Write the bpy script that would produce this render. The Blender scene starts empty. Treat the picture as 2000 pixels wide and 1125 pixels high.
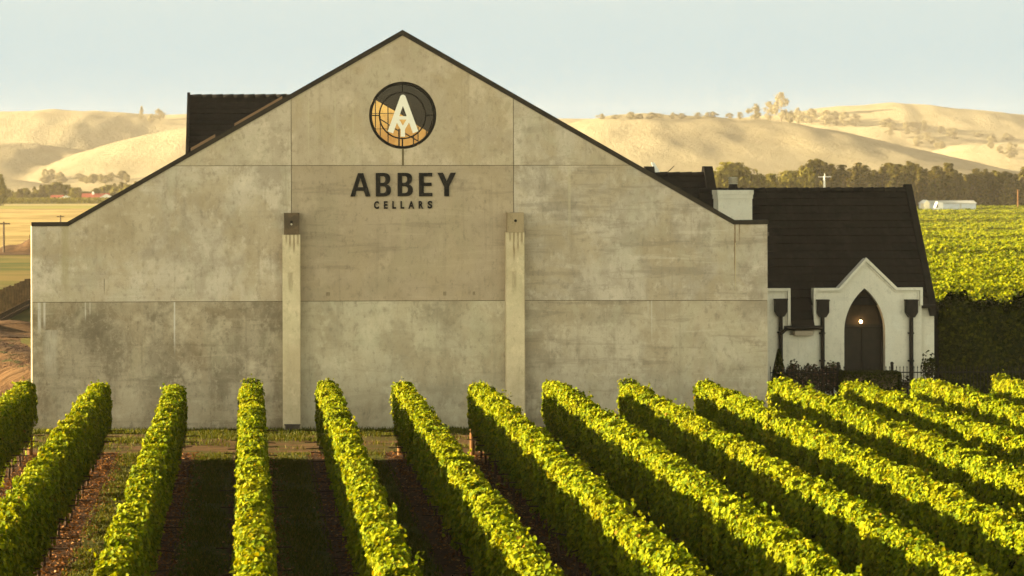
import bpy, bmesh, math, random
import numpy as np
from mathutils import Vector, Matrix
R = math.radians
random.seed(7)
sc = bpy.context.scene
col = sc.collection

# ------------------------------------------------------------------ camera, sky, sun, exposure
FPX, CX, CY, H, ROLL = 5000.0, 483.0, 345.0, 8.17, 0.003      # focal length and principal point in photo pixels
cam = bpy.data.cameras.new('camera')
cam.sensor_width = 36.0
cam.lens = 36.0 * FPX / 2000.0
cam.shift_x = (1000.0 - CX) / 2000.0
cam.shift_y = -(562.5 - CY) / 2000.0
cam.clip_start, cam.clip_end = 0.5, 20000.0
cam.dof.use_dof = True
cam.dof.focus_distance = 66.0
cam.dof.aperture_fstop = 2.8
camo = bpy.data.objects.new('camera', cam)
col.objects.link(camo)
camo.location = (0, 0, H)
camo.rotation_euler = (R(90), math.atan(ROLL), 0)
sc.camera = camo

SUN_EL, SUN_AZ = R(9.5), R(-8.0)     # low sun from the left, a little behind the plane of the gable wall
sd = Vector((-math.cos(SUN_EL) * math.cos(SUN_AZ), -math.cos(SUN_EL) * math.sin(SUN_AZ), math.sin(SUN_EL)))  # towards the sun
W = bpy.data.worlds.new('World')
sc.world = W
W.use_nodes = True
wt = W.node_tree
bg = wt.nodes['Background']
sky = wt.nodes.new('ShaderNodeTexSky')
sky.sky_type = 'NISHITA'
sky.sun_disc = False
sky.sun_elevation = SUN_EL
sky.sun_rotation = math.atan2(sd.x, sd.y)
sky.air_density, sky.dust_density, sky.ozone_density = 1.0, 1.2, 1.0
hs = wt.nodes.new('ShaderNodeHueSaturation')
hs.inputs['Saturation'].default_value = 0.38
hs.inputs['Value'].default_value = 1.0
mx = wt.nodes.new('ShaderNodeMixRGB')
mx.blend_type = 'MULTIPLY'
mx.inputs['Fac'].default_value = 1.0
mx.inputs['Color2'].default_value = (0.90, 0.99, 0.98, 1)
wt.links.new(sky.outputs[0], hs.inputs['Color'])
wt.links.new(hs.outputs[0], mx.inputs['Color1'])
# the half of the sky behind the viewer is brightened to light the gable wall
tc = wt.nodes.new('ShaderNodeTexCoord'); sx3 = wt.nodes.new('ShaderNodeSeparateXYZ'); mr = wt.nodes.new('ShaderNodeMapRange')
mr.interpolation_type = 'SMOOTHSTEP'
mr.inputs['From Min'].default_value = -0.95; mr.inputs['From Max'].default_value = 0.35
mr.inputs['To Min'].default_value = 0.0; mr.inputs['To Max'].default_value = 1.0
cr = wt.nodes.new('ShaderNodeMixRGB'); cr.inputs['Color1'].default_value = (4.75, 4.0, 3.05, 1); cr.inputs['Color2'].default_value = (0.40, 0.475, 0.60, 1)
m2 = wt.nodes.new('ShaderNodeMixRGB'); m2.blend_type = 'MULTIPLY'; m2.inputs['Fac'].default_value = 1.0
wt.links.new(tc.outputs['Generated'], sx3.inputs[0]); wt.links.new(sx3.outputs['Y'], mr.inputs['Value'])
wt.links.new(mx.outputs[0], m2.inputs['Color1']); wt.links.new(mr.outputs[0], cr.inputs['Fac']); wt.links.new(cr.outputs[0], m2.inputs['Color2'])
# clear pale blue-green evening sky over the hills, a little bluer towards the horizon
zr_ = wt.nodes.new('ShaderNodeMapRange'); zr_.inputs['From Min'].default_value = 0.018; zr_.inputs['From Max'].default_value = 0.075
wt.links.new(sx3.outputs['Z'], zr_.inputs['Value'])
gr = wt.nodes.new('ShaderNodeMixRGB'); gr.inputs['Color1'].default_value = (0.30, 1.22, 1.86, 1); gr.inputs['Color2'].default_value = (1.62, 2.04, 2.06, 1)
wt.links.new(zr_.outputs[0], gr.inputs['Fac'])
fm = wt.nodes.new('ShaderNodeMath'); fm.operation = 'MULTIPLY'; fm.inputs[1].default_value = 0.9
wt.links.new(mr.outputs[0], fm.inputs[0])
m3 = wt.nodes.new('ShaderNodeMixRGB'); wt.links.new(fm.outputs[0], m3.inputs['Fac']); wt.links.new(m2.outputs[0], m3.inputs['Color1']); wt.links.new(gr.outputs[0], m3.inputs['Color2'])
# the sky opposite the low sun is dimmed to darken the vines' right sides
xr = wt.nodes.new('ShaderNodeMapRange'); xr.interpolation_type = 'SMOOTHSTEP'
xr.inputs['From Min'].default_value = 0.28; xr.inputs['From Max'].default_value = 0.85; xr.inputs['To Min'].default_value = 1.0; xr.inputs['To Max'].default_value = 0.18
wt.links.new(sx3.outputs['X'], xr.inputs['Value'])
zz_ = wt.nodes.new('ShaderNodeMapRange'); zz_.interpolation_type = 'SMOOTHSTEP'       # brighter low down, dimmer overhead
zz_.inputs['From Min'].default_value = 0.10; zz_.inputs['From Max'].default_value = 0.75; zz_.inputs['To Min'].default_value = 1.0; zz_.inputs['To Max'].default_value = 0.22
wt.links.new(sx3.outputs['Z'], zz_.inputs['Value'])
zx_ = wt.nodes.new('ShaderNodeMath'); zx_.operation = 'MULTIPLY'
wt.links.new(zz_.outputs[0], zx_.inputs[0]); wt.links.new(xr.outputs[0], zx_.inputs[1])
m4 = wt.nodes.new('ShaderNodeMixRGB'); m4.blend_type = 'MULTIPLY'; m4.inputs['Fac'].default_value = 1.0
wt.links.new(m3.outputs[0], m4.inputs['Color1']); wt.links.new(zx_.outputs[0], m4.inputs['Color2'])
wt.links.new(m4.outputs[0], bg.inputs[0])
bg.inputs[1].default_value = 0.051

sl = bpy.data.lights.new('sun', 'SUN')
sl.energy = 5.0
sl.angle = R(0.6)
sl.color = (1.0, 0.80, 0.50)
so = bpy.data.objects.new('sun', sl)
col.objects.link(so)
so.location = (-60, 40, 60)
so.rotation_euler = (-sd).to_track_quat('-Z', 'Y').to_euler()

sc.view_settings.view_transform = 'Standard'
sc.view_settings.look = 'None'
sc.view_settings.exposure = 2.75
sc.view_settings.gamma = 1.0
sc.render.engine = 'CYCLES'
sc.cycles.use_denoising = True
sc.cycles.max_bounces = 8
sc.cycles.diffuse_bounces = 4
sc.cycles.transmission_bounces = 6
sc.cycles.transparent_max_bounces = 8
sc.cycles.volume_bounces = 1
sc.cycles.caustics_reflective = False
sc.cycles.caustics_refractive = False

# ------------------------------------------------------------------ helpers
def P(px, py, d):                     # photo pixel at a distance -> place in the scene
    py -= ROLL * (px - CX)
    return Vector(((px - CX) / FPX * d, d, H - (py - CY) / FPX * d))
def g(y):                             # height of the plain: falls about three metres behind the winery
    t = min(1.0, max(0.0, (y - 100.0) / 400.0))
    return -3.0 * t * t * (3 - 2 * t)
def on_ground(px, py):                # where a pixel meets the plain
    py -= ROLL * (px - CX)
    d = 300.0
    for _ in range(60):
        d = 0.5 * d + 0.5 * (H - g(d)) * FPX / (py - CY)
    return Vector(((px - CX) / FPX * d, d, g(d)))
ORG = {}
def tag(o, label=None, cat=None, group=None, kind=None):
    if label: o['label'] = label
    if cat: o['category'] = cat
    if group: o['group'] = group
    if kind: o['kind'] = kind
    return o
def root(name, loc, label, cat, group=None):
    o = bpy.data.objects.new(name, None)
    o.empty_display_size = 0.3
    col.objects.link(o)
    o.location = loc
    ORG[o.name] = Vector(loc)
    return tag(o, label, cat, group)
class MB:
    def __init__(s): s.v, s.f, s.m, s.cur = [], [], [], 0
    def add(s, vs, fs):
        b = len(s.v)
        s.v += [tuple(p) for p in vs]
        for f in fs:
            s.f.append(tuple(b + i for i in f)); s.m.append(s.cur)
        return s
    def box(s, x0, x1, y0, y1, z0, z1):
        return s.add([(x0, y0, z0), (x1, y0, z0), (x1, y1, z0), (x0, y1, z0), (x0, y0, z1), (x1, y0, z1), (x1, y1, z1), (x0, y1, z1)],
                     [(0, 3, 2, 1), (4, 5, 6, 7), (0, 1, 5, 4), (1, 2, 6, 5), (2, 3, 7, 6), (3, 0, 4, 7)])
    def prism(s, pts, vec):           # polygon swept along a vector
        n = len(pts); vec = Vector(vec); pts = [Vector(p) for p in pts]
        return s.add(pts + [p + vec for p in pts],
                     [tuple(range(n - 1, -1, -1)), tuple(range(n, 2 * n))] + [(i, (i + 1) % n, n + (i + 1) % n, n + i) for i in range(n)])
    def tube(s, pts, rad, n=10, cap=True):
        pts = [Vector(p) for p in pts]
        if not hasattr(rad, '__len__'): rad = [rad] * len(pts)
        rings = []
        for i, p in enumerate(pts):
            a = pts[max(0, i - 1)]; b = pts[min(len(pts) - 1, i + 1)]
            t = (b - a).normalized()
            u = t.cross(Vector((0, 0, 1)) if abs(t.z) < 0.9 else Vector((0, 1, 0))).normalized()
            w = t.cross(u)
            rings.append([p + (u * math.cos(2 * math.pi * k / n) + w * math.sin(2 * math.pi * k / n)) * rad[i] for k in range(n)])
        vs = [q for r_ in rings for q in r_]; fs = []
        for i in range(len(pts) - 1):
            for k in range(n):
                fs.append((i * n + k, i * n + (k + 1) % n, (i + 1) * n + (k + 1) % n, (i + 1) * n + k))
        if cap:
            fs.append(tuple(range(n - 1, -1, -1))); fs.append(tuple((len(pts) - 1) * n + k for k in range(n)))
        return s.add(vs, fs)
    def ring(s, c, r0, r1, y0, y1, n=64):      # flat ring facing the camera
        vs = []; fs = []
        for k in range(n):
            a = 2 * math.pi * k / n
            for (rr, yy) in ((r0, y0), (r1, y0), (r1, y1), (r0, y1)):
                vs.append((c[0] + rr * math.cos(a), yy, c[1] + rr * math.sin(a)))
        for k in range(n):
            a, b = 4 * k, 4 * ((k + 1) % n)
            for i in range(4):
                j = (i + 1) % 4
                fs.append((a + i, b + i, b + j, a + j))
        return s.add(vs, fs)
    def sphere(s, c, r, n=12, m=8, sz=1.0):
        vs = []; fs = []
        for i in range(m + 1):
            th = math.pi * i / m
            for k in range(n):
                ph = 2 * math.pi * k / n
                vs.append((c[0] + r * math.sin(th) * math.cos(ph), c[1] + r * math.sin(th) * math.sin(ph), c[2] + sz * r * math.cos(th)))
        for i in range(m):
            for k in range(n):
                fs.append((i * n + k, (i + 1) * n + k, (i + 1) * n + (k + 1) % n, i * n + (k + 1) % n))
        return s.add(vs, fs)
    def plate(s, outer, holes, y0, y1):        # polygon in the XZ plane with holes, given thickness along Y
        bm = bmesh.new()
        es = []
        for lp in [outer] + list(holes):
            vs = [bm.verts.new((p[0], 0, p[1])) for p in lp]
            es += [bm.edges.new((vs[i], vs[(i + 1) % len(vs)])) for i in range(len(vs))]
        bmesh.ops.triangle_fill(bm, use_beauty=True, use_dissolve=False, edges=es, normal=(0, -1, 0))
        bm.verts.index_update()
        base = [v.co.copy() for v in bm.verts]
        tris = []
        for f in bm.faces:
            t = [v.index for v in f.verts]
            if f.normal.y > 0: t.reverse()
            tris.append(tuple(t))
        n = len(base)
        s.add([(p.x, y0, p.z) for p in base] + [(p.x, y1, p.z) for p in base],
              tris + [tuple(n + i for i in reversed(t)) for t in tris])
        b = len(s.v) - 2 * n
        for e in bm.edges:
            if len(e.link_faces) == 1:
                i, j = e.verts[0].index, e.verts[1].index
                t = [v.index for v in e.link_faces[0].verts]
                if e.link_faces[0].normal.y > 0: t.reverse()
                k = t.index(i)
                if t[(k + 1) % 3] != j: i, j = j, i
                s.f.append((b + j, b + i, b + n + i, b + n + j)); s.m.append(s.cur)
        bm.free()
        return s
    def build(s, name, mats, parent=None, smooth=False):
        me = bpy.data.meshes.new(name)
        o = ORG.get(parent.name, Vector((0, 0, 0))) if parent else Vector((0, 0, 0))
        me.from_pydata([(p[0] - o.x, p[1] - o.y, p[2] - o.z) for p in s.v], [], s.f)
        if not isinstance(mats, (list, tuple)): mats = [mats]
        for m in mats: me.materials.append(m)
        if len(mats) > 1: me.polygons.foreach_set('material_index', s.m)
        if smooth: me.polygons.foreach_set('use_smooth', [True] * len(me.polygons))
        me.update()
        ob = bpy.data.objects.new(name, me)
        col.objects.link(ob)
        if parent:
            ob.parent = parent; ORG[ob.name] = o
        return ob
def np_mesh(name, V, F, mats, midx=None):     # quads or triangles from arrays
    me = bpy.data.meshes.new(name)
    V = np.asarray(V, dtype=np.float32); F = np.asarray(F, dtype=np.int32)
    k = F.shape[1]
    me.vertices.add(len(V)); me.vertices.foreach_set('co', V.ravel())
    me.loops.add(F.size); me.loops.foreach_set('vertex_index', F.ravel())
    me.polygons.add(len(F))
    me.polygons.foreach_set('loop_start', np.arange(0, F.size, k, dtype=np.int32))
    me.polygons.foreach_set('loop_total', np.full(len(F), k, dtype=np.int32))
    for m in mats: me.materials.append(m)
    if midx is not None: me.polygons.foreach_set('material_index', np.asarray(midx, dtype=np.int32))
    me.update(calc_edges=True)
    return me
def link(name, me, parent=None, loc=(0, 0, 0)):
    o = bpy.data.objects.new(name, me)
    col.objects.link(o)
    o.location = loc
    if parent: o.parent = parent
    return o
def copy_tree(o, parent=None):
    c = o.copy(); col.objects.link(c)
    if parent: c.parent = parent
    for ch in list(o.children): copy_tree(ch, c)
    return c

# ------------------------------------------------------------------ materials
def mat(name, color=(0.5, 0.5, 0.5), rough=0.7, spec=0.3, metal=0.0):
    m = bpy.data.materials.new(name); m.use_nodes = True
    b = m.node_tree.nodes['Principled BSDF']
    b.inputs['Base Color'].default_value = (*color, 1)
    b.inputs['Roughness'].default_value = rough
    b.inputs['Specular IOR Level'].default_value = spec
    b.inputs['Metallic'].default_value = metal
    return m
class NT:
    def __init__(s, m):
        s.m = m; s.t = m.node_tree; s.b = s.t.nodes.get('Principled BSDF')
        gm = s.t.nodes.new('ShaderNodeNewGeometry'); s.pos = gm.outputs['Position']; s.island = gm.outputs['Random Per Island']
        s.sep = None
    def n(s, k): return s.t.nodes.new(k)
    def l(s, a, b): s.t.links.new(a, b)
    def xyz(s):
        if not s.sep:
            s.sep = s.n('ShaderNodeSeparateXYZ'); s.l(s.pos, s.sep.inputs[0])
        return s.sep.outputs
    def map(s, scale=(1, 1, 1), loc=(0, 0, 0), src=None):
        mp = s.n('ShaderNodeMapping'); mp.inputs['Scale'].default_value = scale; mp.inputs['Location'].default_value = loc
        s.l(src or s.pos, mp.inputs[0]); return mp.outputs[0]
    def noise(s, scale, detail=4, rough=0.55, src=None, dist=0.0):
        x = s.n('ShaderNodeTexNoise'); x.inputs['Scale'].default_value = scale; x.inputs['Detail'].default_value = detail
        x.inputs['Roughness'].default_value = rough; x.inputs['Distortion'].default_value = dist
        s.l(src or s.pos, x.inputs['Vector']); return x.outputs['Fac']
    def ramp(s, fac, stops):
        r = s.n('ShaderNodeValToRGB'); e = r.color_ramp.elements
        while len(e) < len(stops): e.new(0.5)
        for i, (p, c) in enumerate(stops):
            e[i].position = p; e[i].color = (*c, 1) if hasattr(c, '__len__') else (c, c, c, 1)
        s.l(fac, r.inputs[0]); return r.outputs[0]
    def mix(s, fac, a, b, mode='MIX'):
        x = s.n('ShaderNodeMixRGB'); x.blend_type = mode
        for k, v in (('Fac', fac), ('Color1', a), ('Color2', b)):
            if hasattr(v, 'default_value'): s.l(v, x.inputs[k])
            elif hasattr(v, '__len__'): x.inputs[k].default_value = (*v, 1)
            else: x.inputs[k].default_value = v
        return x.outputs[0]
    def math(s, op, a, b=0.0, c=0.0):
        x = s.n('ShaderNodeMath'); x.operation = op
        for i, v in enumerate((a, b, c)):
            if hasattr(v, 'default_value'): s.l(v, x.inputs[i])
            else: x.inputs[i].default_value = v
        return x.outputs[0]
    def rng(s, v, a, b, lo=0.0, hi=1.0):
        x = s.n('ShaderNodeMapRange'); x.interpolation_type = 'SMOOTHSTEP'
        s.l(v, x.inputs[0])
        for i, q in enumerate((a, b, lo, hi)): x.inputs[i + 1].default_value = q
        return x.outputs[0]
    def color(s, c): s.l(c, s.b.inputs['Base Color']); return s
    def bump(s, h, strength=0.3, dist=0.02):
        x = s.n('ShaderNodeBump'); x.inputs['Strength'].default_value = strength; x.inputs['Distance'].default_value = dist
        s.l(h, x.inputs['Height']); s.l(x.outputs[0], s.b.inputs['Normal']); return s
def concrete(name, light, dark, seed=0.0, contrast=1.0, warm=(0.40, 0.315, 0.185), streaks=(), boards=0.5, warmth=0.5, clouds=0.6, scratch=0.0):
    m = mat(name, light, 0.9, 0.15); t = NT(m)
    p = t.map((1, 1, 1), (seed * 3.1, seed, seed * 1.7))
    big = t.rng(t.noise(0.33, 8, 0.6, p, 0.5), 0.40, 0.60)
    midn = t.noise(1.0, 9, 0.66, t.map((1.0, 1, 0.75), (seed, 0, seed * 2)), 0.15)
    midv = t.rng(midn, 0.42, 0.60)
    hor = t.noise(1.0, 8, 0.68, t.map((0.30, 1, 2.6), (seed, 2, seed)), 0.35)
    lt = tuple(min(0.8, v * 1.22) for v in light); dkr = tuple(v * 0.72 for v in dark)
    c = t.mix(t.math('ADD', t.math('MULTIPLY', big, 0.40), t.math('MULTIPLY', midv, 0.60 * min(1.0, clouds + 0.2))), light, dark)
    hue = t.rng(t.noise(0.55, 6, 0.62, t.map((1, 1, 0.8), (seed * 5, 3, 1)), 0.6), 0.42, 0.60)
    c = t.mix(t.math('MULTIPLY', hue, warmth), c, warm)
    grn = t.rng(t.noise(0.8, 7, 0.65, t.map((1, 1, 0.7), (seed * 9, 7, 4)), 0.6), 0.50, 0.62)
    c = t.mix(t.math('MULTIPLY', grn, 0.30), c, (light[0] * 0.86, light[1] * 0.92, light[2] * 0.86))
    c = t.mix(t.math('MULTIPLY', t.rng(hor, 0.53, 0.63), boards * 0.7), c, dkr)
    c = t.mix(t.math('MULTIPLY', t.rng(hor, 0.43, 0.34), boards * 0.55), c, lt)
    pal = t.noise(0.9, 8, 0.7, t.map((1, 1, 0.9), (seed * 4, 9, seed * 3)), 0.1)
    c = t.mix(t.math('MULTIPLY', t.rng(pal, 0.53, 0.66), 0.55 * contrast), c, lt)
    blot = t.noise(3.2, 8, 0.72, t.map((1, 1, 0.7), (seed, 4, seed)), 0.1)
    c = t.mix(t.math('MULTIPLY', t.rng(blot, 0.55, 0.68), 0.45 * contrast), c, dkr)
    c = t.mix(t.math('MULTIPLY', t.rng(blot, 0.43, 0.32), 0.40 * contrast), c, lt)
    if scratch:
        swirl = t.noise(0.8, 6, 0.6, t.map((1, 1, 1.5), (seed * 7, 1, seed)), 1.2)
        line = t.math('ABSOLUTE', t.math('SUBTRACT', swirl, 0.5))
        c = t.mix(t.math('MULTIPLY', t.math('MULTIPLY', t.rng(line, 0.022, 0.0), t.rng(blot, 0.60, 0.45)), scratch), c, lt)
    c = t.mix(t.math('MULTIPLY', t.rng(t.noise(7.5, 6, 0.75, t.map((1, 1, 0.6))), 0.53, 0.66), 0.40), c, tuple(v * 0.62 for v in dark))
    x, y, z = t.xyz()
    drip = t.noise(3.0, 3, 0.6, t.map((2.2, 1, 0.10), (seed, 0, 0)))
    c = t.mix(t.math('MULTIPLY', t.rng(drip, 0.58, 0.72), 0.22), c, tuple(v * 0.72 for v in dark))
    for (x0, w, z0, z1, cc, k) in streaks:
        a = t.rng(t.math('ABSOLUTE', t.math('SUBTRACT', x, x0)), w, w * 0.35)
        b_ = t.math('MULTIPLY', t.rng(z, z0, z0 + (z1 - z0) * 0.5), t.rng(z, z1 + 0.01, z1 - 0.02))
        f = t.math('MULTIPLY', t.math('MULTIPLY', a, b_), t.rng(t.noise(7, 3, 0.6, t.map((6, 1, 0.5))), 0.30, 0.55, 0.35 * k, k))
        c = t.mix(f, c, cc)
    fine = t.noise(28, 3, 0.6)
    c = t.mix(0.16, c, t.ramp(fine, [(0.3, 0.35), (0.7, 1.0)]), 'MULTIPLY')
    t.color(c)
    t.bump(t.math('ADD', t.math('MULTIPLY', midn, 0.5), t.math('MULTIPLY', fine, 0.3)), 0.35, 0.012)
    return m
def leaf_mat(name, stops, trans=0.4, rough=0.55, gain=1.0, patch=0.0, tint=1.25):
    m = mat(name, (0.1, 0.12, 0.02), rough, 0.06); t = NT(m)
    c = t.ramp(t.island, stops)
    if patch:
        c = t.mix(t.math('MULTIPLY', t.rng(t.noise(0.7, 3, 0.6), 0.50, 0.66), patch), c, stops[-2][1])
    t.color(c)
    tr = t.n('ShaderNodeBsdfTranslucent')
    t.l(t.mix(1.0, c, (tint, 1.1, 0.35), 'MULTIPLY'), tr.inputs[0])
    ms = t.n('ShaderNodeMixShader'); ms.inputs[0].default_value = trans
    t.l(t.b.outputs[0], ms.inputs[1]); t.l(tr.outputs[0], ms.inputs[2])
    t.l(ms.outputs[0], t.t.nodes['Material Output'].inputs['Surface'])
    return m
def noisy(name, c0, c1, scale=3.0, rough=0.85, spec=0.2, bump=0.3, c2=None, s2=0.3, stretch=(1, 1, 1), metal=0.0, bd=0.02):
    m = mat(name, c0, rough, spec, metal); t = NT(m)
    n1 = t.noise(scale, 6, 0.65, t.map(stretch), 0.3)
    c = t.mix(t.rng(n1, 0.36, 0.64), c0, c1)
    if c2: c = t.mix(t.rng(t.noise(s2, 4, 0.6, t.map(stretch)), 0.46, 0.62), c, c2)
    t.color(c)
    if bump: t.bump(n1, bump, bd)
    return m

M = {}
M['coping'] = noisy('bronze_flashing', (0.020, 0.016, 0.010), (0.030, 0.023, 0.013), 4, 0.6, 0.15, 0.1)
M['sealant'] = mat('joint_sealant', (0.13, 0.10, 0.05), 0.9)
M['roof_tile'] = noisy('dark_roof_tile', (0.0145, 0.0128, 0.0102), (0.023, 0.0195, 0.0155), 2.2, 0.8, 0.1, 0.25, (0.0175, 0.0145, 0.0115), 0.8)
M['black_metal'] = noisy('black_painted_metal', (0.014, 0.012, 0.009), (0.022, 0.018, 0.014), 6, 0.6, 0.12, 0.05)
M['white_plaster'] = concrete('white_bagged_brick', (0.74, 0.70, 0.57), (0.63, 0.595, 0.48), 21.0, 0.5, (0.66, 0.60, 0.46), boards=0.25, warmth=0.3, clouds=0.5)
M['steel_rust'] = noisy('weathered_steel', (0.085, 0.058, 0.030), (0.13, 0.088, 0.045), 5, 0.7, 0.3, 0.2, (0.06, 0.042, 0.022), 2)
M['shoe'] = noisy('dark_steel_shoe', (0.05, 0.04, 0.03), (0.08, 0.065, 0.045), 6, 0.6)
M['letter'] = mat('black_lettering', (0.010, 0.009, 0.007), 0.6, 0.12)
M['emblem'] = mat('white_emblem', (0.78, 0.75, 0.62), 0.6, 0.3)
M['frame_dark'] = mat('dark_window_frame', (0.012, 0.0095, 0.006), 0.6, 0.12)
M['metal_roof'] = noisy('dark_metal_roof', (0.05, 0.035, 0.022), (0.07, 0.05, 0.032), 1, 0.5, 0.4, 0.0)
M['tan_edge'] = mat('tan_roof_edge', (0.20, 0.12, 0.06), 0.7)
M['galv'] = noisy('galvanised_steel', (0.36, 0.32, 0.24), (0.46, 0.42, 0.32), 8, 0.5, 0.4, 0.05, metal=0.0)
M['wood_post'] = noisy('timber_post', (0.13, 0.062, 0.018), (0.18, 0.088, 0.028), 8, 0.85, 0.15, 0.4, stretch=(1, 1, 0.15))
M['bark'] = noisy('vine_bark', (0.040, 0.024, 0.013), (0.075, 0.046, 0.025), 12, 0.9, 0.1, 0.6, stretch=(1, 1, 0.2))
M['tree_bark'] = noisy('tree_bark', (0.07, 0.05, 0.03), (0.11, 0.08, 0.05), 2, 0.9, 0.1, 0.4)
M['fence_wood'] = noisy('dark_fence_timber', (0.07, 0.045, 0.022), (0.12, 0.075, 0.035), 3, 0.9, 0.1, 0.3)
M['inside'] = mat('sun_block_dark', (0.02, 0.02, 0.005), 0.95, 0.0)  # near-black, for the added core that blocks sun in the rows
M['vine_leaf'] = leaf_mat('vine_leaf', [(0.0, (0.065, 0.105, 0.001)), (0.3, (0.115, 0.155, 0.001)), (0.6, (0.185, 0.215, 0.001)), (0.92, (0.25, 0.26, 0.002)), (0.992, (0.29, 0.23, 0.003)), (1.0, (0.20, 0.10, 0.01))], 0.27, 0.65, patch=0.25)
M['field_leaf'] = leaf_mat('field_vine_leaf', [(0.0, (0.065, 0.10, 0.001)), (0.4, (0.15, 0.18, 0.001)), (0.75, (0.23, 0.245, 0.001)), (1.0, (0.30, 0.29, 0.002))], 0.42, 0.7, patch=0.2)
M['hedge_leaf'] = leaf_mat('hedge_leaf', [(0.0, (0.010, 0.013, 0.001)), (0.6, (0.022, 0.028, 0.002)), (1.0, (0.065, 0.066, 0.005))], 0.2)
M['rose_leaf'] = leaf_mat('rose_leaf', [(0.0, (0.025, 0.026, 0.010)), (0.6, (0.045, 0.042, 0.018)), (0.8, (0.12, 0.07, 0.05)), (1.0, (0.20, 0.11, 0.09))], 0.2)
M['pine_leaf'] = leaf_mat('conifer_leaf', [(0.0, (0.055, 0.048, 0.006)), (0.7, (0.095, 0.080, 0.009)), (1.0, (0.14, 0.105, 0.012))], 0.25)
M['broad_leaf'] = leaf_mat('broad_leaf', [(0.0, (0.085, 0.080, 0.010)), (0.7, (0.14, 0.125, 0.014)), (1.0, (0.19, 0.16, 0.02))], 0.3)
M['hill_leaf'] = leaf_mat('hill_tree_leaf', [(0.0, (0.15, 0.132, 0.066)), (0.7, (0.19, 0.168, 0.085)), (1.0, (0.23, 0.20, 0.105))], 0.25)  # paler than leaves, distance haze is put into the colour
M['grass'] = leaf_mat('lane_grass_blade', [(0.0, (0.040, 0.052, 0.003)), (0.6, (0.075, 0.086, 0.005)), (0.9, (0.12, 0.11, 0.013)), (1.0, (0.17, 0.13, 0.03))], 0.3)
M['litter'] = leaf_mat('dry_leaf_litter', [(0.0, (0.10, 0.040, 0.010)), (0.5, (0.16, 0.065, 0.018)), (0.85, (0.24, 0.11, 0.035)), (1.0, (0.34, 0.20, 0.08))], 0.15)
M['white_paint'] = noisy('white_paint', (0.72, 0.70, 0.62), (0.78, 0.76, 0.68), 1, 0.6, 0.3, 0.0)
M['red_roof'] = noisy('red_roof', (0.34, 0.08, 0.045), (0.40, 0.10, 0.06), 1, 0.7, 0.2, 0.0)
M['grey_roof'] = noisy('grey_sheet_roof', (0.42, 0.42, 0.36), (0.50, 0.50, 0.44), 0.8, 0.5, 0.3, 0.0)

# ------------------------------------------------------------------ the setting: ground, fields, hills
def sheet(name, xs, ys, m, off=0.0, zf=None):
    V = []; F = []
    for y in ys:
        for x in xs: V.append((x, y, (zf(x, y) if zf else g(y)) + off))
    nx = len(xs)
    for j in range(len(ys) - 1):
        for i in range(nx - 1):
            a = j * nx + i; F.append((a, a + 1, a + nx + 1, a + nx))
    o = link(name, np_mesh(name, V, F, [m]))
    return tag(o, kind='structure')
def lin(a, b, n): return [a + (b - a) * i / (n - 1) for i in range(n)]
YS = [-40, 0] + lin(40, 100, 13) + lin(110, 520, 42) + lin(600, 4100, 36)
M['ground'] = noisy('ground_grass', (0.075, 0.085, 0.009), (0.15, 0.125, 0.018), 0.10, 0.95, 0.1, 0.5, (0.20, 0.14, 0.03), 0.03, bd=0.4)
sheet('ground', [-900, -300, -100, -40, 0, 40, 100, 300, 900, 1700], YS, M['ground'])

mm = mat('vineyard_floor', (0.1, 0.06, 0.03), 0.95, 0.1); t = NT(mm)
x, y, z = t.xyz()
ROW0, PITCH, YEND, RLEN = 0.10, 2.19, 74.5, 38.5
u = t.math('PINGPONG', t.math('ADD', t.math('SUBTRACT', x, ROW0), PITCH * 40), PITCH / 2)       # distance from the nearest row
u = t.math('ADD', u, t.math('MULTIPLY', t.math('SUBTRACT', t.noise(1.3, 4, 0.7), 0.5), 0.5))
soil = t.mix(t.rng(t.noise(5, 5, 0.7), 0.35, 0.65), (0.055, 0.030, 0.014), (0.095, 0.052, 0.026))
turf = t.mix(t.rng(t.noise(4, 5, 0.7, t.map((1, 0.5, 1))), 0.35, 0.65), (0.06, 0.070, 0.009), (0.10, 0.096, 0.016))
fl = t.mix(t.rng(u, 0.50, 0.62), soil, turf)
t.color(fl); t.bump(t.noise(9, 5, 0.7), 0.6, 0.05)
sheet('vineyard_floor', lin(-14, 30, 12), lin(20, 75.6, 12), mm, 0.02)

mm = mat('headland_track', (0.3, 0.2, 0.1), 0.95, 0.1); t = NT(mm)
n_ = t.noise(2.2, 6, 0.7, t.map((0.35, 1.6, 1)))
c = t.mix(t.rng(n_, 0.36, 0.62), (0.080, 0.043, 0.016), (0.145, 0.083, 0.032))
c = t.mix(t.math('MULTIPLY', t.rng(t.noise(0.8, 5, 0.65, t.map((0.45, 1.5, 1))), 0.49, 0.58), 0.85), c, (0.062, 0.058, 0.008))
t.color(c); t.bump(t.noise(6, 5, 0.7), 0.5, 0.05)
sheet('headland_track', lin(-26, 17, 10), lin(75.6, 81.2, 5), mm, 0.016)
M['verge'] = noisy('verge_grass', (0.05, 0.06, 0.008), (0.085, 0.08, 0.014), 2.0, 0.95, 0.1, 0.5, (0.11, 0.08, 0.028), 0.7)
sheet('grass_verge', lin(-8, 30, 10), lin(81.2, 92.5, 6), M['verge'], 0.012)

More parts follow.
